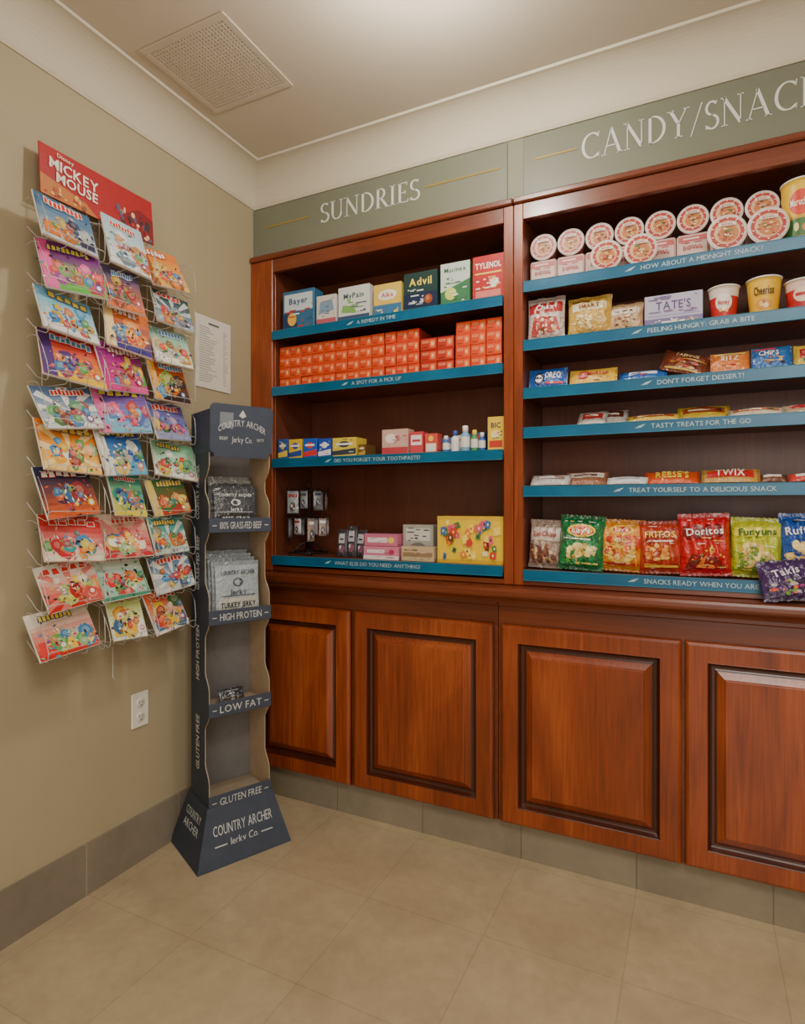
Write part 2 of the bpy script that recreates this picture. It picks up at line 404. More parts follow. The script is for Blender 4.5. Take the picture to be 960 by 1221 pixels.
# ------------------------------------------------------------------ open shelf units
FF = 2.118; ZT = 2.375
def unit(x0, x1, ox0, ox1, shelves, label):
    e = empty('shelf_unit', ((x0+x1)/2, 2.28, .985))
    B = MB()
    B.box(x0, ox0, FF, FF+.022, .985, 2.352, mat=M_WV, ch=.002)
    B.box(ox1, x1, FF, FF+.022, .985, 2.352, mat=M_WV, ch=.002)
    B.box(ox0, ox1, FF+.0005, FF+.022, 2.295, 2.352, mat=M_WH, ch=.002)
    B.box(ox0, ox1, FF+.0005, FF+.022, .985, 1.004, mat=M_WH, ch=.002)
    B.make('face_frame', e)
    B = MB()
    B.box(x0, x1, FF-.012, FF+.022, 2.3525, 2.376, mat=M_WH, ch=.005)
    B.make('top_moulding', e)
    B = MB()
    B.box(x0+.001, ox0-.0, FF+.0225, 2.44, .985, 2.376, mat=M_WI)
    B.box(ox1, x1-.001, FF+.0225, 2.44, .985, 2.376, mat=M_WI)
    B.box(ox0, ox1, 2.42, 2.44, .985, 2.376, mat=M_WI)
    B.box(ox0, ox1, FF+.0225, 2.42, 2.32, 2.376, mat=M_WI)
    B.make('body', e)
    for zt, txt, hh in shelves:
        B = MB(); B.box(ox0+.001, ox1-.001, FF+.001, 2.4195, zt-.022, zt, mat=M_WI, ch=.0015)
        sh = B.make('shelf', e)
        B = MB(); y = FF-.008
        B.box(ox0+.002, ox1-.002, y, FF+.0005, zt-.036, zt+.002, mat=M_STRIP, ch=.001)
        B.box(ox0+.002, ox1-.002, y-.0015, y, zt-.036, zt-.0342, col=(40, 130, 158), mat=M_PAPER, ch=.0005)
        B.box(ox0+.002, ox1-.002, y-.0015, y, zt+.0002, zt+.002, col=(40, 130, 158), mat=M_PAPER, ch=.0005)
        cx = (ox0+ox1)/2
        P = lambda fx, fz, off: (fx, y-off, fz)
        glyphs(B, txt, P, cx, zt-.0165, .0145, .6, (172, 196, 202), 1, 1, 0)
        lw = layout(txt, 0)[1]*.0145/CAPH; a = min(lw, .6)/2
        B.add([P(cx-a-.05, zt-.022, .0005), P(cx-a-.03, zt-.020, .0005), P(cx-a-.015, zt-.008, .0005), P(cx-a-.035, zt-.013, .0005)], [[0, 1, 2, 3]], (160, 188, 196))
        st = B.make('price_strip'); st.location -= e.location+sh.location; st.parent = sh
        st['label'] = 'teal printed shelf edge strip with white slogan'
    tag(e, label, 'shelf unit')
SL = [(2.031, "A REMEDY IN TIME", 0), (1.786, "A SPOT FOR A PICK UP", 0), (1.473, "DID YOU FORGET YOUR TOOTHPASTE?", 0), (1.050, "WHAT ELSE DO YOU NEED: ANYTHING?", 0)]
SR = [(2.066, "HOW ABOUT A MIDNIGHT SNACK?", 0), (1.857, "FEELING HUNGRY: GRAB A BITE", 0), (1.686, "DON'T FORGET DESSERT!", 0), (1.546, "TASTY TREATS FOR THE GO", 0), (1.338, "TREAT YOURSELF TO A DELICIOUS SNACK", 0), (1.040, "SNACKS READY WHEN YOU ARE", 0)]
unit(WX+.002, -.591, -1.672, -.627, SL, 'cherry wood built in shelf unit with four shelves of sundries')
unit(-.589, UR, -.556, .575, SR, 'cherry wood built in shelf unit with six shelves of snacks')

# ------------------------------------------------------------------ signs (serif capitals built from strokes)
T, t_ = .112, .040
def arc(cx, cy, rx, ry, a0, a1, w0, w1, n=18):
    o = []; w0 *= .8; w1 *= .85
    for i in range(n+1):
        a = math.radians(a0+(a1-a0)*i/n); w = (w0+(w1-w0)*abs(math.cos(a)))/2
        o.append(((cx+(rx+w)*math.cos(a), cy+(ry+w)*math.sin(a)), (cx+(rx-w)*math.cos(a), cy+(ry-w)*math.sin(a))))
    return ('a', o)
def ln(x1, y1, x2, y2, w):
    d = Vector((x2-x1, y2-y1)).normalized()*w/2
    return ('p', [(x1-d.y, y1+d.x), (x1+d.y, y1-d.x), (x2+d.y, y2-d.x), (x2-d.y, y2+d.x)])
def sf(x, y, w=.26): return ('p', [(x-w/2, y-.016), (x+w/2, y-.016), (x+w/2, y+.016), (x-w/2, y+.016)])
SG = {
 'S': ([arc(.27, .745, .19, .225, 35, 262, .07, .11), arc(.27, .255, .21, .235, 82, -145, .07, .11), ln(.43, .86, .445, .98, .035), ln(.07, .02, .07, .17, .035)], .52),
 'U': ([ln(.14, 1, .14, .33, T), arc(.38, .33, .24, .30, 180, 360, .06, .1), ln(.62, .33, .62, 1, t_), sf(.14, .985, .3), sf(.62, .985, .22)], .76),
 'N': ([ln(.13, 0, .13, 1, t_), ln(.10, 1, .68, .02, T), ln(.68, 0, .68, 1, t_), sf(.13, .015, .22), sf(.08, .985, .2), sf(.68, .985, .22)], .80),
 'D': ([ln(.15, 0, .15, 1, T), arc(.24, .5, .44, .475, -90, 90, .05, .13), ln(.1, .975, .25, .975, t_), ln(.1, .025, .25, .025, t_)], .76),
 'R': ([ln(.15, 0, .15, 1, T), arc(.28, .745, .2, .23, -90, 90, .05, .12), ln(.1, .975, .29, .975, t_), ln(.15, .515, .29, .515, t_), ln(.3, .52, .64, .0, T), sf(.15, .015, .28), sf(.66, .015, .16)], .70),
 'I': ([ln(.15, 0, .15, 1, T), sf(.15, .015, .3), sf(.15, .985, .3)], .32),
 'E': ([ln(.15, 0, .15, 1, T), ln(.03, .975, .5, .975, t_), ln(.15, .51, .42, .51, t_), ln(.03, .025, .54, .025, t_), ln(.5, .84, .5, .99, .035), ln(.42, .42, .42, .6, .03), ln(.55, .01, .57, .17, .035)], .58),
 'C': ([arc(.47, .5, .37, .465, 48, 312, .05, .135, 26), ln(.73, .78, .745, .99, .035), ln(.73, .03, .75, .2, .035)], .80),
 'A': ([ln(.10, 0, .40, 1, t_), ln(.38, 1, .74, 0, T), ln(.2, .33, .6, .33, t_), sf(.1, .015, .22), sf(.74, .015, .24)], .84),
 'Y': ([ln(.1, 1, .38, .5, T), ln(.68, 1, .40, .5, t_), ln(.39, .52, .39, 0, T), sf(.1, .985, .26), sf(.68, .985, .22), sf(.39, .015, .3)], .76),
 'K': ([ln(.15, 0, .15, 1, T), ln(.2, .45, .6, 1, t_), ln(.28, .58, .66, 0, T), sf(.15, .015, .28), sf(.15, .985, .28), sf(.6, .985, .22), sf(.7, .015, .2)], .76),
 '/': ([ln(.02, -.08, .42, 1.04, t_)], .44)}
def sign(text, x0, zb, cap, width, y, bx0, bx1, lines, label):
    e = empty('wall_sign', ((bx0+bx1)/2, y, 2.385))
    B = MB(); B.box(bx0, bx1, WY-.006, WY-.0005, 2.385, 2.597, mat=M_PANEL, ch=.002); B.make('sign_board', e)
    yb = WY-.0065; B = MB(); tot = sum(SG[c][1] for c in text)+.06*len(text); kx = width/(tot*cap); x = x0; dz = .0015
    for c in text:
        for k, st in SG[c][0]:
            quads = [st] if k == 'p' else [[st[i][0], st[i][1], st[i+1][1], st[i+1][0]] for i in range(len(st)-1)]
            for q in quads:
                p = [(x+a*cap*kx, zb+b*cap) for a, b in q]
                ar = sum(p[i][0]*p[(i+1) % 4][1]-p[(i+1) % 4][0]*p[i][1] for i in range(4))
                if ar < 0: p = p[::-1]
                vs = [(a, yb-dz, b) for a, b in p]+[(a, yb, b) for a, b in p]
                B.add(vs, [[0, 1, 2, 3], [1, 0, 4, 5], [2, 1, 5, 6], [3, 2, 6, 7], [0, 3, 7, 4]], mat=M_LETTER)
        x += (SG[c][1]+.06)*cap*kx
    B.make('lettering', e)
    for a, b, z in lines:
        B = MB(); B.box(a, b, yb-.0015, yb, z-.003, z+.003, mat=M_GOLD, ch=.0005); B.make('gold_line', e)
    tag(e, label, 'sign')
sign('SUNDRIES', X(383, WY), 2.468, .080, X(503, WY)-X(383, WY), WY, WX+.004, -.618, [(-1.72, -1.49, 2.508), (X(508, WY), -.645, 2.508)], 'sage wall sign with silver letters SUNDRIES and gold lines')
sign('CANDY/SNACKS', X(693, WY), 2.460, .090, .75, WY, -.560, RX-.9, [(-.52, X(688, WY), 2.508), (.43, .75, 2.508)], 'sage wall sign with silver letters CANDY/SNACKS and gold line')

# ------------------------------------------------------------------ notice + outlet on left wall
B = MB(); y0, y1, z0, z1 = 1.785, 1.985, 1.748, 2.040
B.box(WX+.0001, WX+.005, y0, y1, z0, z1, (218, 216, 205), M_PAPER, .0006)
random.seed(3)
B.box(WX+.005, WX+.0055, y0+.07, y1-.07, z1-.03, z1-.022, (90, 90, 90), M_PAPER, .0001)
for i in range(24):
    z = z1-.045-i*.0095
    B.box(WX+.005, WX+.0054, y0+.02, y0+.02+random.uniform(.04, .1), z-.0016, z+.0016, (150, 150, 146), M_PAPER, .0001)
    B.box(WX+.005, WX+.0054, y1-.045, y1-.045+random.uniform(.01, .028), z-.0016, z+.0016, (150, 150, 146), M_PAPER, .0001)
tag(B.make('notice_sheet'), 'white printed price list sheet mounted on the beige wall', 'notice')
out = empty('wall_outlet', (WX, 1.519, .475))
B = MB(); B.box(WX+.0005, WX+.007, 1.483, 1.556, .478, .602, mat=M_WHITE, ch=.003); B.make('cover_plate', out)
for zc in (.515, .565):
    B = MB(); B.M = Matrix.Translation((WX+.007, 1.5195, zc)) @ Matrix.Rotation(math.radians(90), 4, 'Y')
    B.lathe([(.017, 0), (.017, .002), (.0155, .003), (0, .003)], 20, (215, 212, 202), M_PLAST); B.M = Matrix.Identity(4)
    for dy in (-.006, .006): B.box(WX+.0098, WX+.0106, 1.5195+dy-.0012, 1.5195+dy+.0012, zc-.001, zc+.008, (40, 38, 35), M_PLAST, .0001)
    B.box(WX+.0098, WX+.0106, 1.5175, 1.5215, zc-.010, zc-.006, (40, 38, 35), M_PLAST, .0001)
    B.make('socket', out)
tag(out, 'white double electrical outlet on the wall above the baseboard', 'outlet')

# ------------------------------------------------------------------ magazine rack on the left wall
rack = empty('wire_magazine_rack', (-1.75, 1.36, .80))
RKX = -1.742; cols_y = [1.075, 1.275, 1.465, 1.650]; PITCH = .1335; Z0 = 2.030
B = MB()
for y in [1.13, 1.22, 1.275, 1.32, 1.42, 1.465, 1.51, 1.60]:
    B.tube([(RKX, y, .80), (RKX, y, 2.30 if y < 1.5 else 2.22)], .0015, 6, mat=M_WIRE)
for z in (.81, 1.2, 1.6, 2.0, 2.18):
    B.tube([(RKX-.004, 1.11, z), (RKX-.004, cols_y[-1]-.02, z)], .002, 6, mat=M_WIRE)
for y in (1.22, 1.51):
    for z in (.9, 2.1): B.tube([(RKX, y, z), (WX+.001, y, z)], .004, 8, mat=M_WIRE)
B.tube([(RKX, 1.37, .80), (RKX, 1.37, .70), (RKX+.02, 1.37, .69)], .0018, 6, mat=M_WIRE)
B.make('wire_frame', rack)
def pocket_mesh(w):
    B = MB(); a = w/2; r = .0013
    B.tube([(-a, .077, .05), (-a, .03, .01), (-a, -.010, -.003), (-a, -.018, .0), (-a, -.022, .02), (-a+.008, -.023, .025), (a-.008, -.023, .025), (a, -.022, .02), (a, -.018, 0), (a, -.010, -.003), (a, .03, .01), (a, .077, .05)], r, 6, mat=M_WIRE)
    for q in (-.35, .35): B.tube([(a*q, .077, -.004), (a*q, -.010, -.004), (a*q, -.018, .002), (a*q, -.023, .025)], .001, 5, mat=M_WIRE)
    for sg in (-1, 1):
        B.tube([(sg*a, .077, .13), (sg*(a+.006), .045, .132), (sg*(a+.010), .01, .122), (sg*(a+.009), -.008, .09), (sg*(a+.003), -.018, .05), (sg*a, -.022, .02)], .0012, 5, mat=M_WIRE)
    return B
pal = {
 0: [((70,110,150),(190,200,205),(60,60,90)), ((120,40,130),(90,180,60),(230,90,160)), ((110,180,215),(240,240,235),(60,110,190)), ((200,50,60),(240,200,60),(80,50,120)), ((90,120,160),(210,215,220),(180,70,60)), ((235,130,40),(250,205,100),(240,240,230)), ((40,45,80),(220,100,50),(190,60,60)), ((200,45,50),(235,225,205),(60,150,150)), ((225,220,205),(200,45,35),(190,190,80)), ((225,215,200),(205,50,40),(120,180,160))],
 1: [((175,205,215),(235,240,240),(120,160,180)), ((90,80,120),(230,120,70),(170,60,60)), ((235,120,50),(60,60,140),(250,220,150)), ((150,40,130),(230,70,150),(240,190,60)), ((110,60,150),(120,190,220),(235,110,170)), ((40,90,170),(100,180,220),(240,240,230)), ((60,150,140),(240,220,80),(60,110,190)), ((220,190,160),(200,50,60),(250,240,220)), ((235,235,225),(70,150,120),(210,60,60)), ((200,220,120),(240,240,230),(210,90,60))],
 2: [((225,130,60),(235,190,90),(160,90,50)), ((50,80,80),(150,170,190),(200,70,60)), ((130,180,160),(235,235,220),(210,150,70)), ((200,90,30),(50,40,45),(235,170,60)), ((90,90,160),(160,170,215),(220,90,140)), ((140,200,160),(240,240,235),(70,150,110)), ((60,110,60),(190,60,50),(230,200,100)), ((70,160,150),(200,225,220),(240,120,60)), ((90,120,160),(210,215,215),(200,80,80)), ((220,100,60),(235,235,225),(70,130,180))]}
words = {0: 'landscape', 1: 'portrait', 2: 'small'}
def hue(c):
    r, g, b = c
    if max(c)-min(c) < 30: return 'white' if sum(c) > 560 else 'grey'
    if r > 180 and g > 150 and b < 150: return 'yellow'
    if r > 190 and g > 95 and b < 110: return 'orange'
    if r > g and r > b and g < 100 and b < 100: return 'red'
    if b > g and r > g: return 'purple'
    if b >= g and b > r: return 'blue'
    if g > r: return 'green'
    return 'cream'
def mixc(a, b, t): return tuple(a[i]*(1-t)+b[i]*t for i in range(3))
def cover(rg, c0, c1, c2, w, h):
    acc = [(225, 66, 60), (240, 196, 60), (66, 140, 195), (96, 165, 84), (226, 126, 56), (214, 90, 140), (110, 74, 150)]
    E = []; q = h/w; cl = lambda v: min(.99, max(.01, v))
    for i in range(8):
        t = i/8; c = mixc(c1, c0, min(1, t*1.3)); z0 = .01+.98*t; s = rg.uniform(-.04, .04)
        E.append(('q', [(.01, max(.01, z0+(s if i else 0))), (.99, max(.01, z0-(s if i else 0))), (.99, .99), (.01, .99)], c))
    style = rg.randint(0, 3)
    if style == 0:
        for k in range(9):
            t = k*.7+rg.random()*.1; E.append(('q', [(.5, .4), (cl(.5+math.cos(t)*.7), cl(.4+math.sin(t)*.6)), (cl(.5+math.cos(t+.28)*.7), cl(.4+math.sin(t+.28)*.6))], mixc(c1, (250, 245, 230), .4)))
    elif style == 1:
        for k in range(3): E.append(('q', [(.06+.31*k, .08), (.33+.31*k, .08), (.33+.31*k, .38), (.06+.31*k, .38)], rg.choice([c2, mixc(c1, (255, 255, 255), .5), rg.choice(acc)])))
    elif style == 2:
        E.append(('q', [(.01, .01), (.22, .01), (.17, .99), (.01, .99)], c2))
    for cx_, cz_ in [(rg.uniform(.25, .45), rg.uniform(.32, .44)), (rg.uniform(.6, .8), rg.uniform(.28, .42))]:
        for k in range(9):
            a, b = rg.gauss(cx_, .10), rg.gauss(cz_, .11); r = rg.uniform(.05, .17)*(1 if k < 4 else .6); c = mixc(rg.choice([c0, c1, c2, c2]+acc[:5]), rg.choice([c0, c2, (60, 50, 55)]), rg.uniform(0, .5)); n = rg.randint(6, 10)
            p = []
            for j in range(n):
                t = 2*math.pi*(j+rg.uniform(-.2, .2))/n; p.append((cl(a+r*q*1.3*math.cos(t)*rg.uniform(.75, 1.2)), cl(b+r*1.3*math.sin(t)*rg.uniform(.75, 1.2))))
            E.append(('q', p, c))
            E.append(('q', [(cl(x*.55+a*.45+.012), cl(y*.5+b*.5+.015)) for x, y in p], mixc(c, (250, 240, 220), .28)))
    for k in range(52):
        a, b = cl(rg.gauss(.5, .25)), cl(rg.gauss(.36, .17)); r = rg.uniform(.007, .026)
        c = rg.choice([c0, c1, c2, c2, mixc(c2, (40, 30, 40), .6), (240, 235, 222), (45, 42, 52), (45, 42, 52), (226, 180, 142), rg.choice(acc), rg.choice(acc)])
        if rg.random() < .3: E.append(('e', a, b, r*q*rg.uniform(.7, 2), r, c))
        else:
            t = rg.uniform(0, 3.1); l = r*2.6; E.append(('q', [(cl(a+l*q*math.cos(t+d)*m_), cl(b+l*math.sin(t+d)*m_)) for d, m_ in ((0, 1), (1.2, .4), (3.1, .9), (4.5, .35))], c))
    if rg.random() < .5: E.append(('s', rg.uniform(.78, .88), rg.uniform(.14, .26), .08, .08*w/h, 9, rg.choice(acc))); E.append(('e', E[-1][1], E[-1][2], .04, .04*w/h, (240, 238, 230)))
    tc, to = rg.choice([((245, 240, 230), (190, 44, 48)), ((240, 212, 80), (44, 52, 104)), ((210, 50, 52), (245, 240, 230)), ((70, 140, 200), (245, 245, 240))])
    n = rg.randint(5, 9); x0 = rg.uniform(.08, .3); ww = min((.93-x0), rg.uniform(.5, .8))/n; th = rg.uniform(.08, .14)
    for pas, c in ((.012, to), (0, tc)):
        r2 = random.Random(n*7+int(x0*1000))
        for k in range(n):
            dz = r2.uniform(-.01, .03); a = x0+ww*k; hh = th+r2.uniform(-.015, .015)
            E.append(('q', [(a-pas, .78+dz-pas), (min(.98, a+ww*.76+pas), .78+dz-pas), (min(.98, a+ww*r2.uniform(.55, .8)+pas), .78+dz+hh+pas), (a+ww*r2.uniform(0, .15)-pas, .78+dz+hh+pas)], c))
    return E
for ci in range(3):
    yc = (cols_y[ci]+cols_y[ci+1])/2; pw = cols_y[ci+1]-cols_y[ci]-.02
    base = pocket_mesh(pw).make('wire_pocket', rack, origin=(0, 0, 0)); first = True
    for k in range(10):
        z = Z0-PITCH*k; xb = -1.665
        o = base if first else base.copy()
        if not first: COL.objects.link(o)
        o.parent = rack; o.location = Vector((xb, yc, z))-rack.location; o.rotation_euler = (0, 0, math.radians(90)); first = False
        rg = random.Random(ci*100+k+31)
        w = {0: rg.choice([.185, .195]), 1: rg.choice([.14, .165, .18]), 2: rg.choice([.15, .165, .175])}[ci]+rg.uniform(-.006, .004)
        h = {0: .150, 1: .162, 2: .146}[ci]+rg.uniform(-.014, .012)
        if ci == 1 and k == 0: w, h = .15, .195
        c0, c1, c2 = pal[ci][k]; B = MB()
        B.box(-w/2, w/2, -.0025, .0025, 0, h, (235, 232, 224), M_GLOSS, .0006, cols={'front': c0})
        B.box(-w/2+.004, w/2+.004, .003, .008, .001, h-.004, (225, 222, 214), M_PAPER, .0006)
        P = lambda fx, fz, off: ((fx-.5)*w, -.0026-off, fz*h)
        decor(B, P, w, h, cover(rg, c0, c1, c2, w, h), mat=M_GLOSS, inc=.00003, base=.0001)
        b = B.make('activity_book', origin=(0, 0, 0))
        b.location = (xb+.006+rg.uniform(-.004, .004), yc+rg.uniform(-.012, .012), z+.003+rg.uniform(0, .008)); b.rotation_euler = (math.radians(-19+rg.uniform(-7, 4)), math.radians(rg.uniform(-7, 7)), math.radians(90+rg.uniform(-10, 8)))
        tag(b, f'{words[ci]} activity book with {hue(c0)} and {hue(c1)} cover in wire pocket', 'book', 'activity books in the wire rack')
# header
B = MB(); w, h = .41, .155
B.box(-w/2, w/2, -.002, .002, 0, h, (170, 34, 40), M_PAPER, .0008)
P = lambda fx, fz, off: ((fx-.5)*w, -.0021-off, fz*h)
E = [('q', [(0.0, .0), (.46, 0), (.36, .2), (.12, .34), (0, .4)], (190, 112, 52)), ('q', [(.60, 0), (1, 0), (1, .55), (.86, .66), (.70, .4)], (130, 28, 38))]
rg = random.Random(8)
for k in range(40): E.append(('e', rg.uniform(.64, .97), rg.uniform(.05, .5), rg.uniform(.008, .024), rg.uniform(.03, .08), rg.choice([(225, 190, 150), (60, 50, 55), (60, 50, 55), (180, 60, 60), (90, 90, 120), (150, 40, 50)])))
for k in range(18): E.append(('e', rg.uniform(.03, .35), rg.uniform(.04, .2), rg.uniform(.008, .02), rg.uniform(.02, .06), rg.choice([(225, 185, 90), (180, 70, 50), (120, 70, 50)])))
E += [('t', 'MICKEY', .27, .66, .2, .4, (240, 232, 222), -3), ('t', 'MOUSE', .29, .42, .19, .34, (240, 232, 222), -3), ('t', 'Disney', .2, .88, .08, .2, (235, 210, 190), -3)]
decor(B, P, w, h, E, inc=.00005)
hb = B.make('header_sign', rack, origin=(0, 0, 0)); hb.location = Vector((-1.735, 1.325, 2.195))-rack.location; hb.rotation_euler = (math.radians(-4), 0, math.radians(90))
hb['label'] = 'red printed cardboard header sign'
tag(rack, 'white wire wall rack with three columns of activity book pockets', 'magazine rack')

# ------------------------------------------------------------------ jerky display stand
ST = (-1.584, 1.758, 0); TH = math.radians(64.7)
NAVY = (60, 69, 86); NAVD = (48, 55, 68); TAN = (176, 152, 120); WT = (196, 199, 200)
stand = empty('display_stand', ST, TH)
W2, D2 = .118, .088
B = MB()
bx, by, tx, ty, hz = .178, .142, .126, .096, .195
vs = [(-bx, -by, 0), (bx, -by, 0), (bx, by, 0), (-bx, by, 0), (-bx, -by, .006), (bx, -by, .006), (bx, by, .006), (-bx, by, .006), (-tx, -ty, hz), (tx, -ty, hz), (tx, ty, hz), (-tx, ty, hz)]
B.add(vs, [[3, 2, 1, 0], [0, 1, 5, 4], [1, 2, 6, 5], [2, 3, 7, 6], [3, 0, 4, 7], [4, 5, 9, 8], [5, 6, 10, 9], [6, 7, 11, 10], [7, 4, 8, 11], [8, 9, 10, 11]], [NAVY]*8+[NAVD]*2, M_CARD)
def PF(fx, fz, off):
    q = fz/hz; return (fx, -by+(by-ty)*q-off, fz)
def PL(fx, fz, off):
    q = fz/hz; return (-bx+(bx-tx)*q-off, -fx, fz)
glyphs(B, 'COUNTRY ARCHER', PF, 0, .118, .033, .225, WT, 1, 1, 0, 0, .001, M_CARD)
glyphs(B, 'Jerky Co.', PF, 0, .072, .024, .11, WT, 1, 1, 0, 0, .001, M_CARD)
for a, b in ((-.11, -.065), (.065, .11)):
    B.add([PF(a, .066, .001), PF(b, .066, .001), PF(b, .070, .001), PF(a, .070, .001)], [[0, 1, 2, 3]], WT, M_CARD)
glyphs(B, 'COUNTRY', PL, 0, .145, .026, .14, WT, 1, 1, 0, 0, .001, M_CARD)
glyphs(B, 'ARCHER', PL, 0, .105, .026, .14, WT, 1, 1, 0, 0, .001, M_CARD)
glyphs(B, 'Jerky Co.', PL, 0, .065, .022, .11, WT, 1, 1, 0, 0, .001, M_CARD)
B.make('base', stand, world=False)
HS = [.235, .565, .895, 1.225]
def edge(z):
    q = min(abs(z-h) for h in HS+[1.46])
    return -D2+.038*min(1, max(0, (q-.045)/.05))**1.5
for sgn in (-1, 1):
    B = MB(); zs = [hz+.0005+(1.46-hz)*i/80 for i in range(81)]; xo = sgn*W2; xi = sgn*(W2-.004)
    vs = []; fs = []; cl = []
    for z in zs: vs += [(xo, D2, z), (xo, edge(z), z), (xi, edge(z), z), (xi, D2, z)]
    for i in range(80):
        for k in range(4):
            l = (k+1) % 4; f = [i*4+k, i*4+l, (i+1)*4+l, (i+1)*4+k]
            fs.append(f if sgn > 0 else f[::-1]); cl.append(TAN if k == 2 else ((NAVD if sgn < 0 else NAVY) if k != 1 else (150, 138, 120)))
    B.add(vs, fs, cl, M_CARD)
    if sgn < 0:
        for s_, z in (('COUNTRY ARCHER', 1.32), ('GRASS-FED BEEF', 1.06), ('HIGH PROTEIN', .73), ('GLUTEN FREE', .40)):
            glyphs(B, s_, lambda fx, fz, off: (-W2-off, fz-0.0, fx), z, 0.02, .03, .2, WT, 1, 1, 1, 0, .001, M_CARD)
    B.make('side_panel', stand, world=False)
B = MB(); B.box(-W2+.0045, W2-.0045, D2-.006, D2-.001, hz+.001, 1.46, (112, 110, 110), M_CARD, .0005)
B.make('back_panel', stand, world=False)
for z, s_ in zip(HS, ['GLUTEN FREE', 'LOW FAT', 'HIGH PROTEIN', '100% GRASS-FED BEEF']):
    B = MB(); B.box(-W2+.0045, W2-.0045, -D2+.002, D2-.0075, z-.042, z-.038, (150, 136, 114), M_CARD, .0005)
    B.box(-W2-.002, W2+.002, -D2-.008, -D2-.003, z-.052, z, NAVY, M_CARD, .0015)
    B.box(-W2+.0045, W2-.0045, -D2-.003, -D2+.002, z-.046, z-.038, NAVD, M_CARD, .0005)
    P = lambda fx, fz, off: (fx, -D2-.008-off, fz)
    glyphs(B, s_, P, 0, z-.026, .025, .16, WT, 1, 1, 0, 0, .001, M_CARD)
    for sg in (-1, 1): B.add([P(sg*.1-.008, z-.028, .001), P(sg*.1+.008, z-.028, .001), P(sg*.1+.008, z-.025, .001), P(sg*.1-.008, z-.025, .001)], [[0, 1, 2, 3]], WT, M_CARD)
    B.make('shelf', stand, world=False)
B = MB(); zb, zt = 1.445, 1.635; kx = .93
pts = [(-.112, zb), (.112, zb)]
for a in range(0, 91, 15): pts.append((.112+.016*math.cos(math.radians(a-90)), zb+.03+.016*math.sin(math.radians(a-90))))
pts += [(.130, zt-.05)]
for a in range(0, 91, 15): pts.append((.110+.02*math.cos(math.radians(a)), zt-.02+.02*math.sin(math.radians(a))))
for a in range(90, 181, 15): pts.append((-.110+.02*math.cos(math.radians(a)), zt-.02+.02*math.sin(math.radians(a))))
pts += [(-.130, zt-.05)]
for a in range(180, 271, 15): pts.append((-.112+.016*math.cos(math.radians(a)), zb+.03+.016*math.sin(math.radians(a))))
pts = [(x*kx, z) for x, z in pts]
n = len(pts); yh = lambda z: -D2-.012-(z-zb)*.06
vs = [(x, yh(z), z) for x, z in pts]+[(x, yh(z)+.005, z) for x, z in pts]
B.add(vs, [list(range(n)), list(range(2*n-1, n-1, -1))]+[[i, n+i, n+(i+1) % n, (i+1) % n] for i in range(n)], NAVY, M_CARD)
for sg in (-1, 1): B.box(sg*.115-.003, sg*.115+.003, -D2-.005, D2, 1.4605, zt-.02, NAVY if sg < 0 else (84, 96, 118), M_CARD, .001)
B.box(-.111, .111, D2-.006, D2-.001, 1.4605, zt-.02, NAVD, M_CARD, .001)
P = lambda fx, fz, off: (fx, yh(fz)-off, fz)
def curved(fx, fz, off):
    a = fx/.17; return P(.17*math.sin(a), fz-.17*(1-math.cos(a))*1.0, off)
glyphs(B, 'COUNTRY ARCHER', curved, 0, 1.570, .023, .19, WT, 1, 1, 0, 0, .001, M_CARD)
glyphs(B, 'Jerky Co.', P, 0, 1.51, .020, .08, WT, 1, 1, 0, 0, .001, M_CARD)
glyphs(B, 'BEEF', P, -.07, 1.512, .011, .05, WT, 1, 1, 0, 0, .001, M_CARD); glyphs(B, '1977', P, .072, 1.512, .011, .05, WT, 1, 1, 0, 0, .001, M_CARD)
B.add([P(-.014, 1.596, .001), P(0, 1.588, .001), P(.014, 1.596, .001), P(0, 1.618, .001)], [[0, 1, 2, 3]], WT, M_CARD)
B.add([P(-.085, 1.552, .0005), P(-.035, 1.547, .0005), P(-.035, 1.605, .0005), P(-.085, 1.605, .0005)], [[0, 1, 2, 3]], (118, 126, 138), M_CARD)
B.make('header_sign', stand, world=False)
tag(stand, 'navy cardboard floor display stand with flared base and four shelves', 'display stand')

# ------------------------------------------------------------------ bag / pouch tools
def bagmap(w, h, t, horiz=False, seal=.07, ph=0, pinch=.035):
    def th(a, b):
        bb = min(max((b-seal)/(1-2*seal), 0), 1); tb = max(math.sin(math.pi*bb), 0)**.5
        ta = max(0, 1-abs(a)**3.6)**.7
        wr = t*.06*(math.sin(a*15+b*6+ph)+.7*math.sin(a*7-b*17+ph*2))*tb*ta
        e1 = math.exp(-bb*7)+math.exp(-(1-bb)*7)
        wr += t*.15*e1*math.sin(a*(13+ph % 3)+ph*1.7)*min(1, tb*2)*ta
        return (t/2*tb*ta+wr, tb)
    def P(fx, fz, off, back=False):
        if not horiz:
            a, b = 2*fx-1, fz; q, tb = th(a, b); x = a*w/2*(1-pinch*tb); z = b*h
            if fz > .999 or fz < .001: z += .0012*(1 if int(fx*40) % 2 else -1)+.0012
        else:
            a, b = 2*fz-1, fx; q, tb = th(a, b); z = h/2+a*h/2*(1-pinch*tb); x = (b-.5)*w
        return (x, (q+.0006) if back else -(q+.0006)-off, z)
    return P
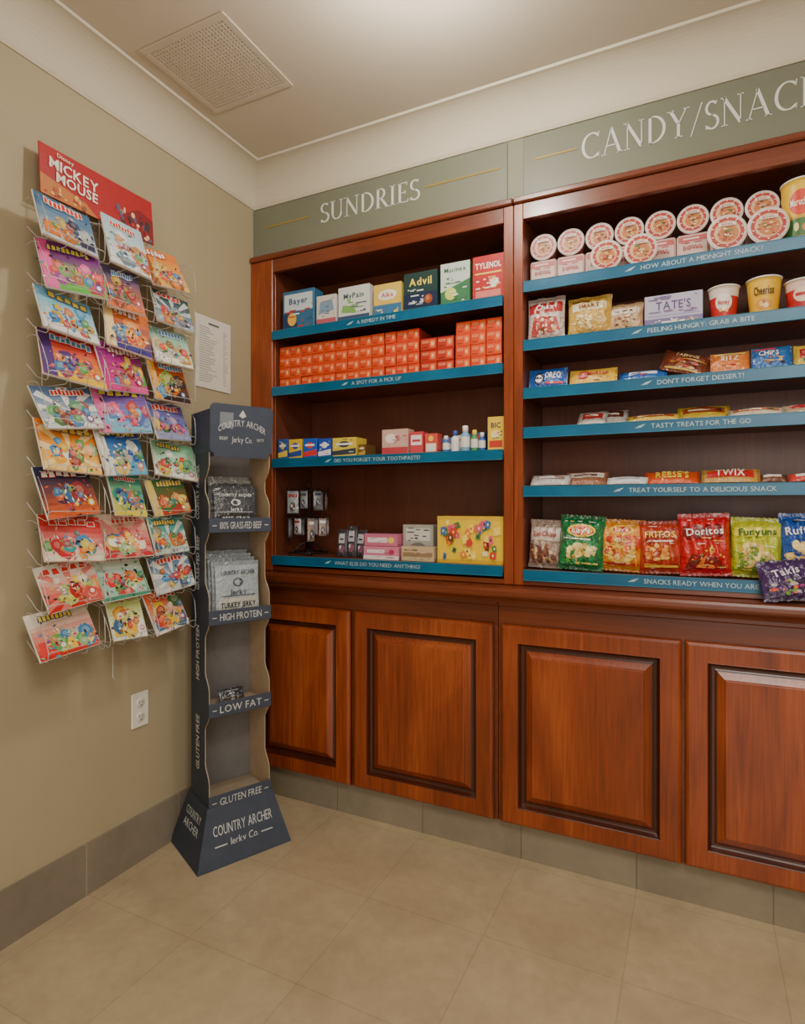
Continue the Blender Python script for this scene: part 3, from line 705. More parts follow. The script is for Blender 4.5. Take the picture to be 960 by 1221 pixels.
def bag(B, w, h, t, col, elems, horiz=False, seal=.07, ph=0, mat=None, colfn=None, nx=18, nz=22):
    mat = mat or M_FILM; P = bagmap(w, h, t, horiz, seal, ph)
    for back in (False, True):
        vs = [P(i/nx, j/nz, 0, back) for j in range(nz+1) for i in range(nx+1)]; fs = []; cl = []
        for j in range(nz):
            for i in range(nx):
                f = [j*(nx+1)+i, j*(nx+1)+i+1, (j+1)*(nx+1)+i+1, (j+1)*(nx+1)+i]
                fs.append(f[::-1] if back else f)
                c = colfn((i+.5)/nx, (j+.5)/nz) if colfn and not back else col
                b = (i+.5)/nx if horiz else (j+.5)/nz
                if b < seal or b > 1-seal: c = tuple(x*.82 for x in c)
                cl.append(c)
        B.add(vs, fs, cl, mat, True)
    decor(B, P, w, h, elems, True, mat, base=.0012, inc=.00012)
def put(o, x, y, z, rz=0, rx=0):
    o.location = (x, y, z); o.rotation_euler = (math.radians(rx), 0, math.radians(rz)); return o
def mkbag(name, w, h, t, col, elems, x, y, z, label, cat, group=None, rz=0, lean=0, **k):
    B = MB(); bag(B, w, h, t, col, elems, **k); o = B.make(name, origin=(0, 0, 0))
    put(o, x, y, z+(math.sin(math.radians(lean))*t*.25+.001), rz, -lean); return tag(o, label, cat, group)

def stand_place(o, lx, ly, z, lean=0):
    c, s = math.cos(TH), math.sin(TH)
    o.location = (ST[0]+c*lx-s*ly, ST[1]+s*lx+c*ly, z); o.rotation_euler = (math.radians(-lean), 0, TH)
def pouch(w, h, t, base, band, tcol, word, z, lx, ly, lean, label, ph):
    B = MB(); E = [('r', .05, .95, .10, .34, band), ('e', .5, .62, .12, .08, tcol), ('e', .5, .62, .09, .055, base), ('r', .1, .9, .375, .39, tcol), ('t', 'COUNTRY ARCHER', .5, .80, .07, .8, tcol), ('t', word, .5, .22, .09, .8, tcol if sum(band) < 300 else (40, 50, 65)), ('t', 'Jerky', .5, .45, .09, .4, tcol)]
    bag(B, w, h, t, base, E, seal=.05, ph=ph, mat=M_FILM, nx=12, nz=14); o = B.make('jerky_pouch', origin=(0, 0, 0)); stand_place(o, lx, ly, z, lean)
    tag(o, label, 'jerky bag', 'jerky pouches in the display stand')
for i in range(4): pouch(.165, .15+.014*i, .014, (70, 74, 82) if i < 2 else (150, 152, 150), (50, 52, 58), (205, 210, 212) if i < 2 else (60, 66, 78), 'BEEF JERKY', HS[3]-.036, -.004+.003*i, -.058+.026*i, 5, 'dark slate beef jerky pouch standing on the upper display shelf' if i < 2 else 'grey jerky pouch standing behind darker pouches on the display shelf', i)
for i in range(4): pouch(.172, .205+.012*i, .013, (160, 172, 182), (190, 190, 180), (70, 84, 102), 'TURKEY JERKY', HS[2]-.036, .004-.003*i, -.06+.027*i, 4, 'pale blue turkey jerky pouch standing on the middle display shelf', i*2)
pouch(.10, .055, .014, (48, 52, 62), (70, 60, 50), (200, 200, 200), 'BEEF', HS[1]-.036, 0, -.02, 30, 'small dark jerky pack lying on the low display shelf', 3)

# ------------------------------------------------------------------ cartons
def carton(name, w, h, d, col, elems, side=None):
    B = MB(); B.box(-w/2, w/2, 0, d, 0, h, col, M_PAPER, .0010, cols={'right': side or col, 'top': tuple(c*.9 for c in col)})
    P = lambda fx, fz, off: ((fx-.5)*w, -off, fz*h)
    decor(B, P, w, h, elems, base=.0002, inc=.0001)
    B.box(w/2, w/2+.0005, d*.1, d*.9, h*.12, h*.16, tuple(c*.6 for c in (side or col)), M_PAPER, .0001)
    return B.make(name, origin=(0, 0, 0))
def small_print(seed, x0, x1, z0, z1, cols, n=10):
    rg = random.Random(seed); E = []
    for k in range(n):
        a = rg.uniform(x0, x1); l = rg.uniform(.05, .25); b = rg.uniform(z0, z1)
        E.append(('r', a, min(a+l, x1), b, b+.03, rg.choice(cols)))
    return E
def cpx(name, u1, u2, v, zs, Y, d, col, elems, label, group, cat='box', side=None, rz=0, h=None):
    x0, x1 = X(u1, Y), X(u2, Y); w = x1-x0-.004; hh = h or (Z((u1+u2)/2, v, Y)-zs)
    o = carton(name, w, hh, d, col, elems, side); put(o, (x0+x1)/2, Y, zs+.0008, rz); return tag(o, label, cat, group)
G1 = 'medicine boxes on the top sundries shelf'; z = 2.031; Y = 2.15
cpx('medicine_box', 337, 375, 346, z, Y, .07, (50, 104, 142), [('r', .05, .95, .5, .92, (195, 208, 216)), ('q', [(.0, .1), (.5, .1), (.35, .5), (0, .45)], (30, 60, 100)), ('e', .3, .3, .14, .16, (235, 180, 70)), ('t', 'Bayer', .5, .74, .14, .6, (30, 70, 120))]+small_print(1, .1, .95, .1, .62, [(235, 235, 235), (200, 60, 50), (60, 90, 130)], 16), 'blue and white cold medicine box on shelf', G1)
cpx('medicine_box', 377, 401, 352, z, Y, .06, (206, 200, 196), [('r', 0, 1, .0, .26, (180, 90, 105)), ('q', [(.1, .4), (.9, .5), (.8, .85), (.2, .8)], (120, 150, 175))]+small_print(2, .1, .9, .3, .9, [(90, 90, 110), (200, 90, 90)]), 'small white and pink medicine box on shelf', G1)
cpx('medicine_box', 403, 441, 341, z, Y, .07, (206, 211, 208), [('r', 0, 1, .0, .2, (60, 80, 115)), ('t', 'MyPain', .5, .74, .14, .7, (50, 90, 80)), ('q', [(.1, .3), (.6, .25), (.5, .45), (.15, .5)], (120, 170, 90))]+small_print(3, .1, .92, .25, .62, [(90, 100, 120), (120, 170, 90)], 14), 'white medicine box with blue base band on shelf', G1)
cpx('medicine_box', 445, 479, 338, z, Y, .06, (218, 188, 84), [('r', 0, 1, .0, .38, (60, 112, 155)), ('e', .5, .66, .34, .16, (230, 226, 216)), ('t', 'Alka', .5, .66, .13, .45, (190, 50, 50))]+small_print(4, .08, .9, .05, .3, [(235, 235, 230), (240, 200, 80)]), 'yellow and blue antacid box on shelf', G1)
cpx('medicine_box', 481, 522, 324, z, Y, .07, (30, 60, 58), [('t', 'Advil', .5, .76, .18, .7, (236, 212, 80)), ('r', .0, 1, .12, .48, (20, 40, 74)), ('e', .74, .3, .12, .12, (150, 74, 34)), ('e', .72, .32, .06, .06, (190, 110, 60))]+small_print(5, .06, .6, .15, .62, [(220, 220, 220), (160, 170, 180)], 14), 'dark green pain reliever box with yellow lettering', G1)
cpx('medicine_box', 525, 561, 313, z, Y, .08, (58, 118, 78), [('q', [(0, .35), (1, .6), (1, 1), (0, 1)], (200, 212, 200)), ('t', 'Mucinex', .5, .84, .10, .75, (40, 96, 60)), ('e', .35, .3, .2, .14, (205, 212, 100))]+small_print(6, .1, .9, .08, .72, [(230, 235, 225), (110, 160, 110), (50, 100, 70)], 16), 'green and white cold relief box on shelf', G1)
cpx('medicine_box', 563, 602, 304, z, Y, .08, (186, 32, 34), [('t', 'TYLENOL', .5, .78, .12, .82, (245, 245, 240)), ('r', .08, .92, .60, .63, (245, 220, 90)), ('r', .1, .9, .1, .24, (220, 120, 110)), ('e', .7, .4, .14, .09, (240, 238, 232))]+small_print(7, .08, .9, .26, .58, [(245, 235, 225), (240, 190, 90)], 14), 'tall red pain reliever box with white lettering', G1)
G2 = 'small orange boxes stacked on the second shelf'
def stack(x0, x1, nc, nr, col, seed):
    rg = random.Random(seed); w = (x1-x0)/nc; h = .0462; proto = None
    for c in range(nc):
        for r in range(nr):
            if proto is None:
                dk = tuple(q*.74 for q in col)
                proto = carton('sundry_box', w-.0016, h-.0006, .12, col, [('r', .1, .5, .60, .80, (232, 150, 108)), ('r', .58, .92, .2, .82, (236, 108, 52)), ('e', .75, .52, .08, .18, (236, 186, 146)), ('r', .1, .44, .18, .27, dk), ('r', .14, .46, .67, .73, col)], dk); o = proto
            else: o = proto.copy(); COL.objects.link(o)
            o.location = (x0+w*(c+.5)+rg.uniform(-.0006, .0006), 2.155+rg.uniform(0, .005), 1.7868+h*r)
            tag(o, 'small orange red retail carton stacked on the second shelf', 'box', G2)
stack(-1.664, -1.136, 9, 4, (214, 68, 24), 1); stack(-1.134, -.98, 3, 4, (216, 60, 24), 2); stack(-.976, -.835, 2, 3, (184, 44, 24), 3); stack(-.828, -.645, 3, 4, (218, 66, 22), 4)
G3 = 'toiletry boxes on the third sundries shelf'; z = 1.473; Y = 2.15
for i, (u1, u2, v, c, c2, nm) in enumerate([(328, 343, 524, (40, 90, 170), (240, 210, 80), 'blue and yellow'), (344, 360, 524, (230, 190, 50), (50, 80, 160), 'yellow and blue'), (361, 378, 523, (30, 90, 190), (220, 60, 60), 'bright blue'), (379, 395, 523, (40, 80, 180), (240, 240, 240), 'blue and white'), (396, 425, 522, (225, 200, 70), (60, 70, 80), 'yellow'), (427, 436, 530, (110, 80, 40), (200, 160, 60), 'brown')]):
    cpx('toiletry_box', u1, u2, v, z, Y, .09, c, [('q', [(0, .1), (1, .15), (1, .45), (0, .32)], c2), ('e', .5, .66, .24, .16, c2), ('r', .15, .85, .62, .72, (240, 240, 236))]+small_print(20+i, .08, .9, .12, .9, [c2, (240, 240, 235), c], 8), f'{nm} toothpaste sized box on shelf', G3)
cpx('toiletry_box', 455, 487, 512, z, Y, .06, (210, 170, 158), [('r', .0, 1, .0, .3, (190, 66, 74)), ('e', .35, .65, .22, .18, (240, 230, 220))]+small_print(31, .4, .95, .35, .9, [(180, 70, 80), (120, 80, 90)]), 'pink and cream bandage box on shelf', G3)
cpx('toiletry_box', 488, 505, 515, z, Y, .05, (205, 70, 80), [('r', .1, .9, .4, .85, (235, 226, 222)), ('r', .2, .8, .55, .65, (190, 50, 60))], 'small red and white box on shelf', G3)
cpx('toiletry_box', 506, 522, 517, z, Y, .05, (210, 80, 70), [('r', .1, .9, .1, .5, (235, 230, 222)), ('e', .5, .75, .2, .14, (245, 205, 80))], 'small red box with cream label on shelf', G3)
cpx('toiletry_box', 581, 602, 497, z, Y, .06, (235, 200, 50), [('r', .1, .9, .1, .3, (200, 60, 44)), ('t', 'BIC', .5, .75, .15, .6, (30, 40, 90)), ('e', .5, .48, .3, .12, (245, 230, 160))]+small_print(33, .1, .9, .1, .6, [(60, 60, 90), (200, 60, 40)]), 'bright yellow tall box on shelf', G3)
def bottle(u, v, Yb, zs, r, body, cap, label, rz=0):
    h = Z(u, v, Yb)-zs; B = MB()
    B.lathe([(0, 0), (r*.92, 0), (r, .004), (r, h*.18), (r*1.005, h*.19), (r*1.005, h*.58), (r, h*.6), (r*.96, h*.66), (r*.5, h*.76), (r*.42, h*.78), (0, h*.78)], 20, [body, body, body, body, (225, 225, 220), body, body, body, body, body], M_PLAST)
    o = B.make('lotion_bottle', origin=(0, 0, 0)); put(o, X(u, Yb), Yb, zs+.0008)
    C = MB(); C.lathe([(r*.45, h*.77), (r*.62, h*.78), (r*.62, h*.98), (r*.5, h), (0, h)], 16, cap, M_PLAST); c = C.make('cap', origin=(0, 0, 0)); c.parent = o
    tag(o, label, 'bottle', 'small bottles on the third sundries shelf')
for u, v, r, b, c in ((532, 520, .014, (60, 110, 180), (240, 240, 240)), (543, 514, .016, (235, 235, 235), (60, 90, 160)), (555, 508, .018, (120, 170, 210), (245, 245, 245)), (566, 513, .014, (70, 150, 90), (250, 220, 80)), (575, 516, .013, (40, 90, 170), (230, 230, 230))):
    bottle(u, v, 2.165, 1.473, r, b, c, f'small {hue(b)} travel toiletry bottle with {hue(c)} cap on shelf')
for u1, u2, v, Yb, c in ((527, 541, 522, 2.20, (70, 120, 170)), (544, 559, 519, 2.20, (220, 222, 224)), (561, 578, 516, 2.20, (50, 90, 150))):
    cpx('toiletry_box', u1, u2, v, z, Yb, .04, c, [('r', .1, .9, .3, .6, (235, 235, 230)), ('e', .5, .75, .25, .12, (200, 60, 60))], f'small {hue(c)} carton standing behind travel bottles', G3)
# fourth shelf : spinner
z = 1.050; Y = 2.16
sx, sy = -1.560, 2.232
sp = empty('counter_spinner_rack', (sx, sy, z+.001))
B = MB(); B.M = Matrix.Translation((sx, sy, z+.001))
for q in range(4):
    a = math.radians(45+90*q); B.tube([(0, 0, .055), (.03*math.cos(a), .03*math.sin(a), .05), (.06*math.cos(a), .06*math.sin(a), .022), (.085*math.cos(a), .085*math.sin(a), .005), (.09*math.cos(a), .09*math.sin(a), .016)], .0034, 6, mat=M_DWIRE)
B.tube([(.078*math.cos(k*math.pi/12), .078*math.sin(k*math.pi/12), .012) for k in range(24)], .0034, 6, mat=M_DWIRE, closed=True)
B.make('rack_base', sp)
B = MB(); B.tube([(sx, sy, z+.02), (sx, sy, z+.300)], .0045, 8, mat=M_DWIRE)
B.tube([(sx+.018*math.cos(k*math.pi/6), sy, z+.312+.018*math.sin(k*math.pi/6)) for k in range(12)], .0026, 6, mat=M_DWIRE, closed=True); B.make('pole', sp)
tiers = (.285, .165)
for ti, tz in enumerate(tiers):
    B = MB(); B.tube([(sx+.07*math.cos(k*math.pi/12), sy+.07*math.sin(k*math.pi/12), z+tz) for k in range(24)], .0026, 6, mat=M_DWIRE, closed=True); B.make('ring', sp)
    for k in range(9):
        a = math.radians(12+40*k+20*ti); dx, dy = math.cos(a), math.sin(a); B = MB()
        B.tube([(sx, sy, z+tz), (sx+dx*.09, sy+dy*.09, z+tz), (sx+dx*.097, sy+dy*.097, z+tz+.014)], .002, 6, mat=M_DWIRE); B.make('hook', sp)
tag(sp, 'small dark wire counter spinner rack hung with travel packets', 'spinner rack')
rg = random.Random(5)
for ti, tz in enumerate(tiers):
    for k in range(9):
        a = math.radians(12+40*k+20*ti)
        B = MB(); c = rg.choice([(190, 194, 198), (150, 156, 164), (214, 214, 212), (130, 134, 142), (170, 150, 140)]); w, h = rg.choice([.034, .042, .050]), rg.uniform(.065, .102)
        bag(B, w, h, .010, c, [('q', [(.3, .1), (.75, .15), (.7, .45), (.45, .55), (.2, .35)], rg.choice([(60, 62, 70), (90, 70, 60), (70, 80, 110), (50, 50, 56)])), ('e', .45, .35, .12, .07, (232, 234, 236)), ('e', .62, .22, .10, .05, (200, 190, 180)), ('r', .12, .88, .74, .88, rg.choice([(60, 70, 110), (150, 60, 60), (235, 235, 235), (70, 74, 80)]))], ph=k, nx=8, nz=10)
        o = B.make('travel_packet', origin=(0, 0, 0)); put(o, sx+math.cos(a)*.084, sy+math.sin(a)*.084, z+tz-h-.002, math.degrees(a)+90+rg.uniform(-45, 45))
        tag(o, 'small clear travel accessory packet hanging on the spinner hook', 'packet', 'packets hanging on the counter spinner')
G4 = 'boxes on the bottom sundries shelf'
for i, (u, v) in enumerate(((404, 632), (413, 628), (422, 633))):
    x = X(u+2, 2.18); h = Z(u, v, 2.18)-z
    mkbag('sewing_kit_packet', .05, h, .012, (70, 66, 74), [('r', .2, .8, .5, .85, (190, 190, 195)), ('e', .5, .3, .3, .14, (140, 90, 110)), ('e', .4, .35, .1, .08, (220, 220, 225)), ('r', .3, .7, .62, .68, (60, 60, 70))], x, 2.19+.016*i, z, 'dark packet with clear window leaning on the shelf', 'packet', 'dark packets on the bottom sundries shelf', lean=6, nx=8, nz=10)
cpx('toiletry_box', 433, 476, 652, z, Y, .08, (212, 128, 155), [('r', 0, 1, .0, .3, (236, 226, 226)), ('r', .1, .6, .5, .75, (240, 228, 230)), ('e', .8, .6, .08, .2, (190, 50, 100))]+small_print(41, .1, .9, .1, .8, [(150, 60, 90)], 8), 'pink and white flat box lying on shelf', G4)
cpx('toiletry_box', 434, 474, 637, Z(455, 652, Y)+.0015, Y+.004, .07, (200, 110, 140), [('r', .1, .7, .3, .7, (240, 228, 230)), ('e', .82, .5, .1, .25, (232, 212, 100))]+small_print(42, .1, .7, .3, .7, [(150, 60, 90)], 6), 'pink flat box stacked on another pink box', G4)
cpx('toiletry_box', 478, 518, 652, z, Y-.01, .05, (196, 174, 138), [('r', .05, .95, .3, .6, (150, 122, 92)), ('r', .1, .5, .7, .8, (120, 92, 72))]+small_print(43, .1, .9, .1, .9, [(90, 70, 50), (225, 210, 180)], 12), 'tan kraft flat box on shelf', G4)
cpx('toiletry_box', 480, 517, 626, z, Y+.045, .05, (164, 162, 154), [('r', .1, .9, .55, .9, (204, 204, 194)), ('e', .5, .3, .3, .2, (110, 110, 105))]+small_print(44, .1, .9, .5, .9, [(80, 90, 100), (60, 60, 60)], 12), 'grey box standing behind the tan box', G4)
rg = random.Random(77); E = [('r', .0, 1, .0, .08, (214, 170, 30)), ('r', .0, 1, .92, 1, (222, 182, 40))]
for k in range(46):      # busy printed packets
    a, b = rg.uniform(.06, .94), rg.uniform(.12, .88); cc = rg.choice([(205, 60, 44), (60, 120, 70), (60, 110, 175), (110, 64, 34), (235, 130, 50), (240, 228, 196), (248, 220, 90), (248, 220, 90), (220, 90, 120)])
    sx_, sz_ = rg.uniform(.025, .055), rg.uniform(.05, .10); t = rg.uniform(-.4, .4); ct, st_ = math.cos(t), math.sin(t)
    E.append(('q', [(min(.99, max(.01, a+ct*p*sx_-st_*q*sx_)), min(.93, max(.07, b+st_*p*sz_+ct*q*sz_))) for p, q in ((-1, -1), (1, -.9), (.9, 1), (-1, .85))], cc))
    E.append(('e', a, b, .012, .03, rg.choice([(250, 240, 205), (60, 40, 30), (200, 50, 40), (250, 230, 110)])))
cpx('candy_display_box', 521, 601, 616, z, 2.15, .09, (236, 198, 36), E, 'yellow candy display box printed with small colourful product pictures', None, 'candy box')

# ------------------------------------------------------------------ right unit, top shelf: noodle bowls
GN = 'noodle bowls on the top snack shelf'
def lidart(B, P, r, sd=0):
    rg = random.Random(sd)
    E = [('e', 0, 0, r*.98, r*.98, (222, 206, 198)), ('e', 0, 0, r*.9, r*.9, (180, 52, 44)), ('e', 0, 0, r*.70, r*.70, (216, 178, 140)), ('e', r*.05, -r*.1, r*.56, r*.5, (196, 120, 60))]
    for k in range(28):
        a = rg.uniform(0, 6.28); q = rg.uniform(0, .55)*r; E.append(('e', q*math.cos(a), -r*.1+q*math.sin(a)*.8, r*rg.uniform(.04, .14), r*rg.uniform(.03, .08), rg.choice([(160, 52, 38), (232, 204, 130), (90, 122, 60), (215, 112, 58), (240, 222, 176), (120, 66, 42)])))
    for k in range(10):
        a = .3+k*.63; E.append(('e', r*.80*math.cos(a), r*.80*math.sin(a), r*.06, r*.035, (240, 226, 214)))
    E += [('r', -r*.46, r*.46, r*.34, r*.54, (226, 212, 202)), ('t', 'BOWL', 0, r*.44, r*.13, r*.8, (170, 44, 44))]
    decor(B, P, 1, 1, E, inc=.00012)
zs = 2.066; hb_ = .100
def tub(r, dep_, sd):
    M = Matrix.Translation((0, 0, r*1.03)) @ Matrix.Rotation(math.radians(-90), 4, 'X')
    B2 = MB(); B2.M = M; c = (218, 196, 188); B2.lathe([(0, dep_), (r*.74, dep_), (r*.78, dep_-.005), (r*.9, dep_*.4), (r*.96, .004), (r*1.0, .0), (r*1.02, -.003)], 32, [c, c, (200, 106, 94), (200, 106, 94), c, c], M_PLAST)
    o = B2.make('noodle_bowl', origin=(0, 0, 0))
    B3 = MB(); B3.M = M; B3.lathe([(r*1.02, -.003), (r*.98, -.005), (0, -.005)], 32, (222, 208, 202), M_PLAST); B3.M = Matrix.Identity(4)
    P = lambda fx, fz, off: (fx, -.0052-off, r*1.03+fz); lidart(B3, P, r*.96, sd); c = B3.make('lid', origin=(0, 0, 0)); c.parent = o
    return o
def dup(o):
    c = o.copy(); COL.objects.link(c)
    for ch in o.children:
        d = ch.copy(); COL.objects.link(d); d.parent = c
    return c
w = .096
Bx = MB(); Bx.box(-w/2, w/2, 0, .09, 0, hb_, (210, 182, 174), M_PAPER, .006, cols={'top': (214, 200, 194)})
P = lambda fx, fz, off: ((fx-.5)*w, -off, fz*hb_)
decor(Bx, P, w, hb_, [('r', .06, .94, .08, .34, (190, 92, 90)), ('r', .06, .94, .74, .92, (186, 86, 84)), ('r', .12, .6, .14, .18, (232, 212, 206)), ('r', .12, .8, .24, .28, (232, 212, 206)), ('r', .2, .7, .81, .86, (232, 212, 206)), ('t', 'BOWL', .5, .54, .14, .6, (166, 54, 54))]+small_print(50, .1, .8, .38, .7, [(186, 110, 104), (170, 70, 66)], 8), base=.0003, inc=.0001)
cart = Bx.make('noodle_carton', origin=(0, 0, 0))
tubs = [tub(.0470, .07, s) for s in (1, 2)]
for i in range(9):
    x = -.502+i*.0985
    c = cart if i == 0 else cart.copy()
    if i: COL.objects.link(c)
    c.location = (x, 2.195, zs+.0008); c.rotation_euler = (0, 0, 0); tag(c, 'white and pink noodle carton under the stacked noodle bowls', 'noodle carton', 'noodle cartons on the top snack shelf')
    t = tubs[i] if i < 2 else dup(tubs[i % 2])
    t.location = (x, 2.203, zs+hb_+.0015); t.rotation_euler = (0, 0, 0)
    tag(t, 'round noodle bowl stacked on its side with red printed lid', 'noodle bowl', GN)
for u, r, sd in ((723, .0510, 4), (764, .0510, 5), (867, .0555, 6), (916, .0555, 7)):
    o = tub(r, .045, sd); put(o, X(u, 2.137), 2.137, zs+.0012, 4); tag(o, 'larger round noodle bowl standing on its side in front of others', 'noodle bowl', GN)
def cup(name, u, v, Y, zs, r0, r1, cols, elems, label, group, lid=(240, 235, 225), cat='cup'):
    h = Z(u, v, Y)-zs; B = MB()
    n = 10; prof = [(0, 0), (r0*.96, 0)]+[(r0+(r1-r0)*i/n, .002+(h-.008)*i/n) for i in range(n+1)]+[(r1+.0025, h-.006), (r1+.003, h-.003), (r1, h-.001)]
    cl = [cols[0], cols[0]]+[cols[min(int(i/n*len(cols)), len(cols)-1)] for i in range(n)]+[(240, 236, 226)]*3
    B.lathe(prof, 32, cl, M_PAPER)
    def P(fx, fz, off):
        a = (fx-.5)*2.4; r = r0+(r1-r0)*fz+off; return (r*math.sin(a), -r*math.cos(a), fz*h)
    decor(B, P, 2.4*(r0+r1)/2, h, elems, True, M_PAPER, base=.0008, inc=.0001)
    o = B.make(name, origin=(0, 0, 0)); put(o, X(u, Y), Y, zs+.0008, math.degrees(math.atan2(X(u, Y), Y))*-1)
    C = MB(); C.lathe([(r1, h-.001), (r1-.004, h), (0, h)], 28, lid, M_PAPER); c = C.make('lid', origin=(0, 0, 0)); c.parent = o
    return tag(o, label, cat, group)
cup('snack_cup', 955, 219, 2.185, 2.066, .044, .052, [(200, 160, 30), (232, 192, 40), (232, 192, 40)], [('r', .1, .9, .08, .35, (60, 110, 50)), ('e', .5, .6, .26, .2, (215, 60, 40)), ('t', 'Maruchan', .5, .6, .11, .44, (250, 245, 230)), ('e', .4, .22, .06, .07, (240, 220, 150)), ('e', .6, .2, .07, .06, (220, 120, 60))], 'tall yellow noodle cup with red emblem on top shelf', None)

# ------------------------------------------------------------------ second snack shelf
zs = 1.857; Y = 2.155
def bpx(name, u1, u2, v, zs, Y, t, col, elems, label, cat, group=None, lean=4, **k):
    x0, x1 = X(u1, Y), X(u2, Y); h = (Z((u1+u2)/2, v, Y)-zs)/math.cos(math.radians(lean))
    return mkbag(name, x1-x0, h, t, col, elems, (x0+x1)/2, Y+.012, zs, label, cat, group, lean=lean, **k)
def bits(seed, cx, cz, rx, rz, cols, n=14, s=.05):
    rg = random.Random(seed); E = []
    for k in range(n):
        a = rg.uniform(0, 6.28); q = math.sqrt(rg.random()); E.append(('e', cx+rx*q*math.cos(a), cz+rz*q*math.sin(a), s*rg.uniform(.6, 1.4), s*rg.uniform(.4, .9), rg.choice(cols)))
    return E
GP = 'snack bags on the second snack shelf'
bpx('snack_bag', 628, 673, 354, zs, Y, .05, (206, 188, 180), [('r', .05, .95, .62, .86, (176, 48, 48)), ('q', [(.1, .12), (.9, .2), (.8, .5), (.2, .55)], (186, 56, 52))]+bits(1, .5, .34, .3, .16, [(190, 110, 60), (230, 190, 130), (120, 60, 40), (240, 225, 200)])+[('t', 'Chex', .5, .74, .12, .5, (250, 245, 240))], 'white and red snack bag with printed biscuits', 'snack bag', GP)
bpx('snack_bag', 676, 729, 352, zs, Y, .05, (206, 166, 74), [('r', .1, .9, .6, .82, (224, 208, 166)), ('r', .1, .5, .84, .9, (120, 90, 40))]+bits(2, .5, .32, .34, .2, [(240, 225, 170), (250, 240, 200), (205, 150, 60), (230, 200, 120)], 24)+[('t', 'SMART', .5, .71, .10, .6, (140, 70, 30))], 'golden yellow popcorn bag slumped on the shelf', 'snack bag', GP, lean=8)
bpx('snack_bag', 724, 767, 361, zs, Y+.01, .04, (198, 162, 120), [('r', .1, .9, .58, .8, (222, 210, 190)), ('r', .2, .8, .66, .72, (120, 70, 50))]+bits(3, .5, .32, .34, .2, [(170, 100, 60), (225, 200, 160), (130, 70, 40)], 14), 'tan cookie bag with cream label on shelf', 'snack bag', GP, lean=10)
cpx('cookie_box', 768, 839, 350, zs, Y, .06, (180, 176, 200), [('r', 0, 1, 0, .28, (110, 100, 150)), ('t', "TATE'S", .5, .66, .24, .6, (80, 60, 120)), ('r', .05, .95, .34, .38, (150, 140, 190)), ('r', .3, .7, .1, .18, (225, 225, 235))]+bits(4, .5, .14, .45, .1, [(240, 220, 180), (200, 150, 100), (225, 225, 235), (80, 60, 110)], 16, .03)+small_print(45, .05, .9, .84, .92, [(110, 90, 150)], 8)+small_print(46, .05, .9, .4, .5, [(110, 90, 150), (200, 120, 130)], 8), 'pale lavender cookie box with purple lettering', None, 'box')
cup('snack_cup', 863, 344, 2.19, zs, .034, .044, [(190, 36, 38), (190, 36, 38), (225, 210, 195)], [('e', .5, .5, .26, .24, (236, 230, 218)), ('e', .4, .3, .05, .06, (240, 200, 90)), ('e', .6, .28, .05, .06, (240, 200, 90)), ('t', 'Honey', .5, .5, .13, .32, (190, 40, 40))], 'red and white cereal cup on second shelf', 'cereal cups on the second snack shelf')
cup('snack_cup', 911, 334, 2.19, zs, .037, .048, [(230, 178, 40), (230, 178, 40), (230, 184, 48)], [('e', .5, .28, .22, .14, (215, 150, 66)), ('e', .45, .3, .08, .07, (240, 210, 140)), ('e', .56, .25, .07, .06, (245, 220, 160)), ('e', .5, .34, .05, .05, (180, 110, 50)), ('t', 'Cheerios', .5, .62, .2, .5, (40, 35, 40))], 'yellow cereal cup with black lettering on second shelf', 'cereal cups on the second snack shelf')
cup('snack_cup', 957, 336, 2.19, zs, .036, .047, [(180, 32, 38), (192, 38, 42), (222, 190, 180)], [('e', .5, .5, .24, .22, (236, 214, 184)), ('r', .32, .68, .46, .56, (190, 40, 50))], 'dark red cereal cup on second shelf', 'cereal cups on the second snack shelf')

# ------------------------------------------------------------------ third snack shelf packets
zs = 1.686; GK = 'snack packets on the third snack shelf'
def packet(u1, u2, v, zs, col, elems, label, lean=35, t=.022, Y=2.15, grp=GK, rot=0, name='cookie_packet', dz=0, rz=0):
    x0, x1 = X(u1, Y), X(u2, Y); h = (Z((u1+u2)/2, v, Y)-zs)/math.cos(math.radians(lean))
    h = max(h, .034)
    B = MB(); bag(B, x1-x0-.002, h, t, col, elems, horiz=True, seal=.06, ph=u1, nx=20, nz=10); o = B.make(name, origin=(0, 0, 0))
    o.location = ((x0+x1)/2, Y+.012+t/2, zs+math.sin(math.radians(lean))*t*.3+.001+dz); o.rotation_euler = (math.radians(-lean), math.radians(rot), math.radians(rz))
    return tag(o, label, 'snack packet', grp)
packet(628, 675, 438, zs, (30, 86, 168), [('e', .28, .5, .13, .3, (30, 30, 60)), ('e', .28, .5, .1, .2, (236, 236, 240)), ('e', .28, .5, .08, .16, (40, 34, 40)), ('r', .45, .9, .2, .3, (220, 60, 60)), ('t', 'OREO', .64, .62, .30, .4, (245, 245, 250))], 'blue chocolate sandwich cookie packet with white lettering', 15)
packet(677, 735, 438, zs, (228, 182, 60), [('e', .3, .55, .13, .25, (190, 60, 44))]+bits(5, .7, .3, .2, .16, [(190, 120, 60), (240, 220, 150), (120, 60, 40)], 8, .04)+[('t', 'Nutter', .6, .62, .26, .45, (170, 40, 40))], 'yellow and red peanut cookie packet', 25)
packet(737, 795, 441, zs, (44, 98, 178), [('r', .2, .8, .4, .7, (225, 232, 238)), ('e', .5, .5, .1, .2, (200, 60, 50)), ('r', .25, .45, .5, .6, (50, 70, 130))], 'flat blue cookie packet lying on shelf', 45)
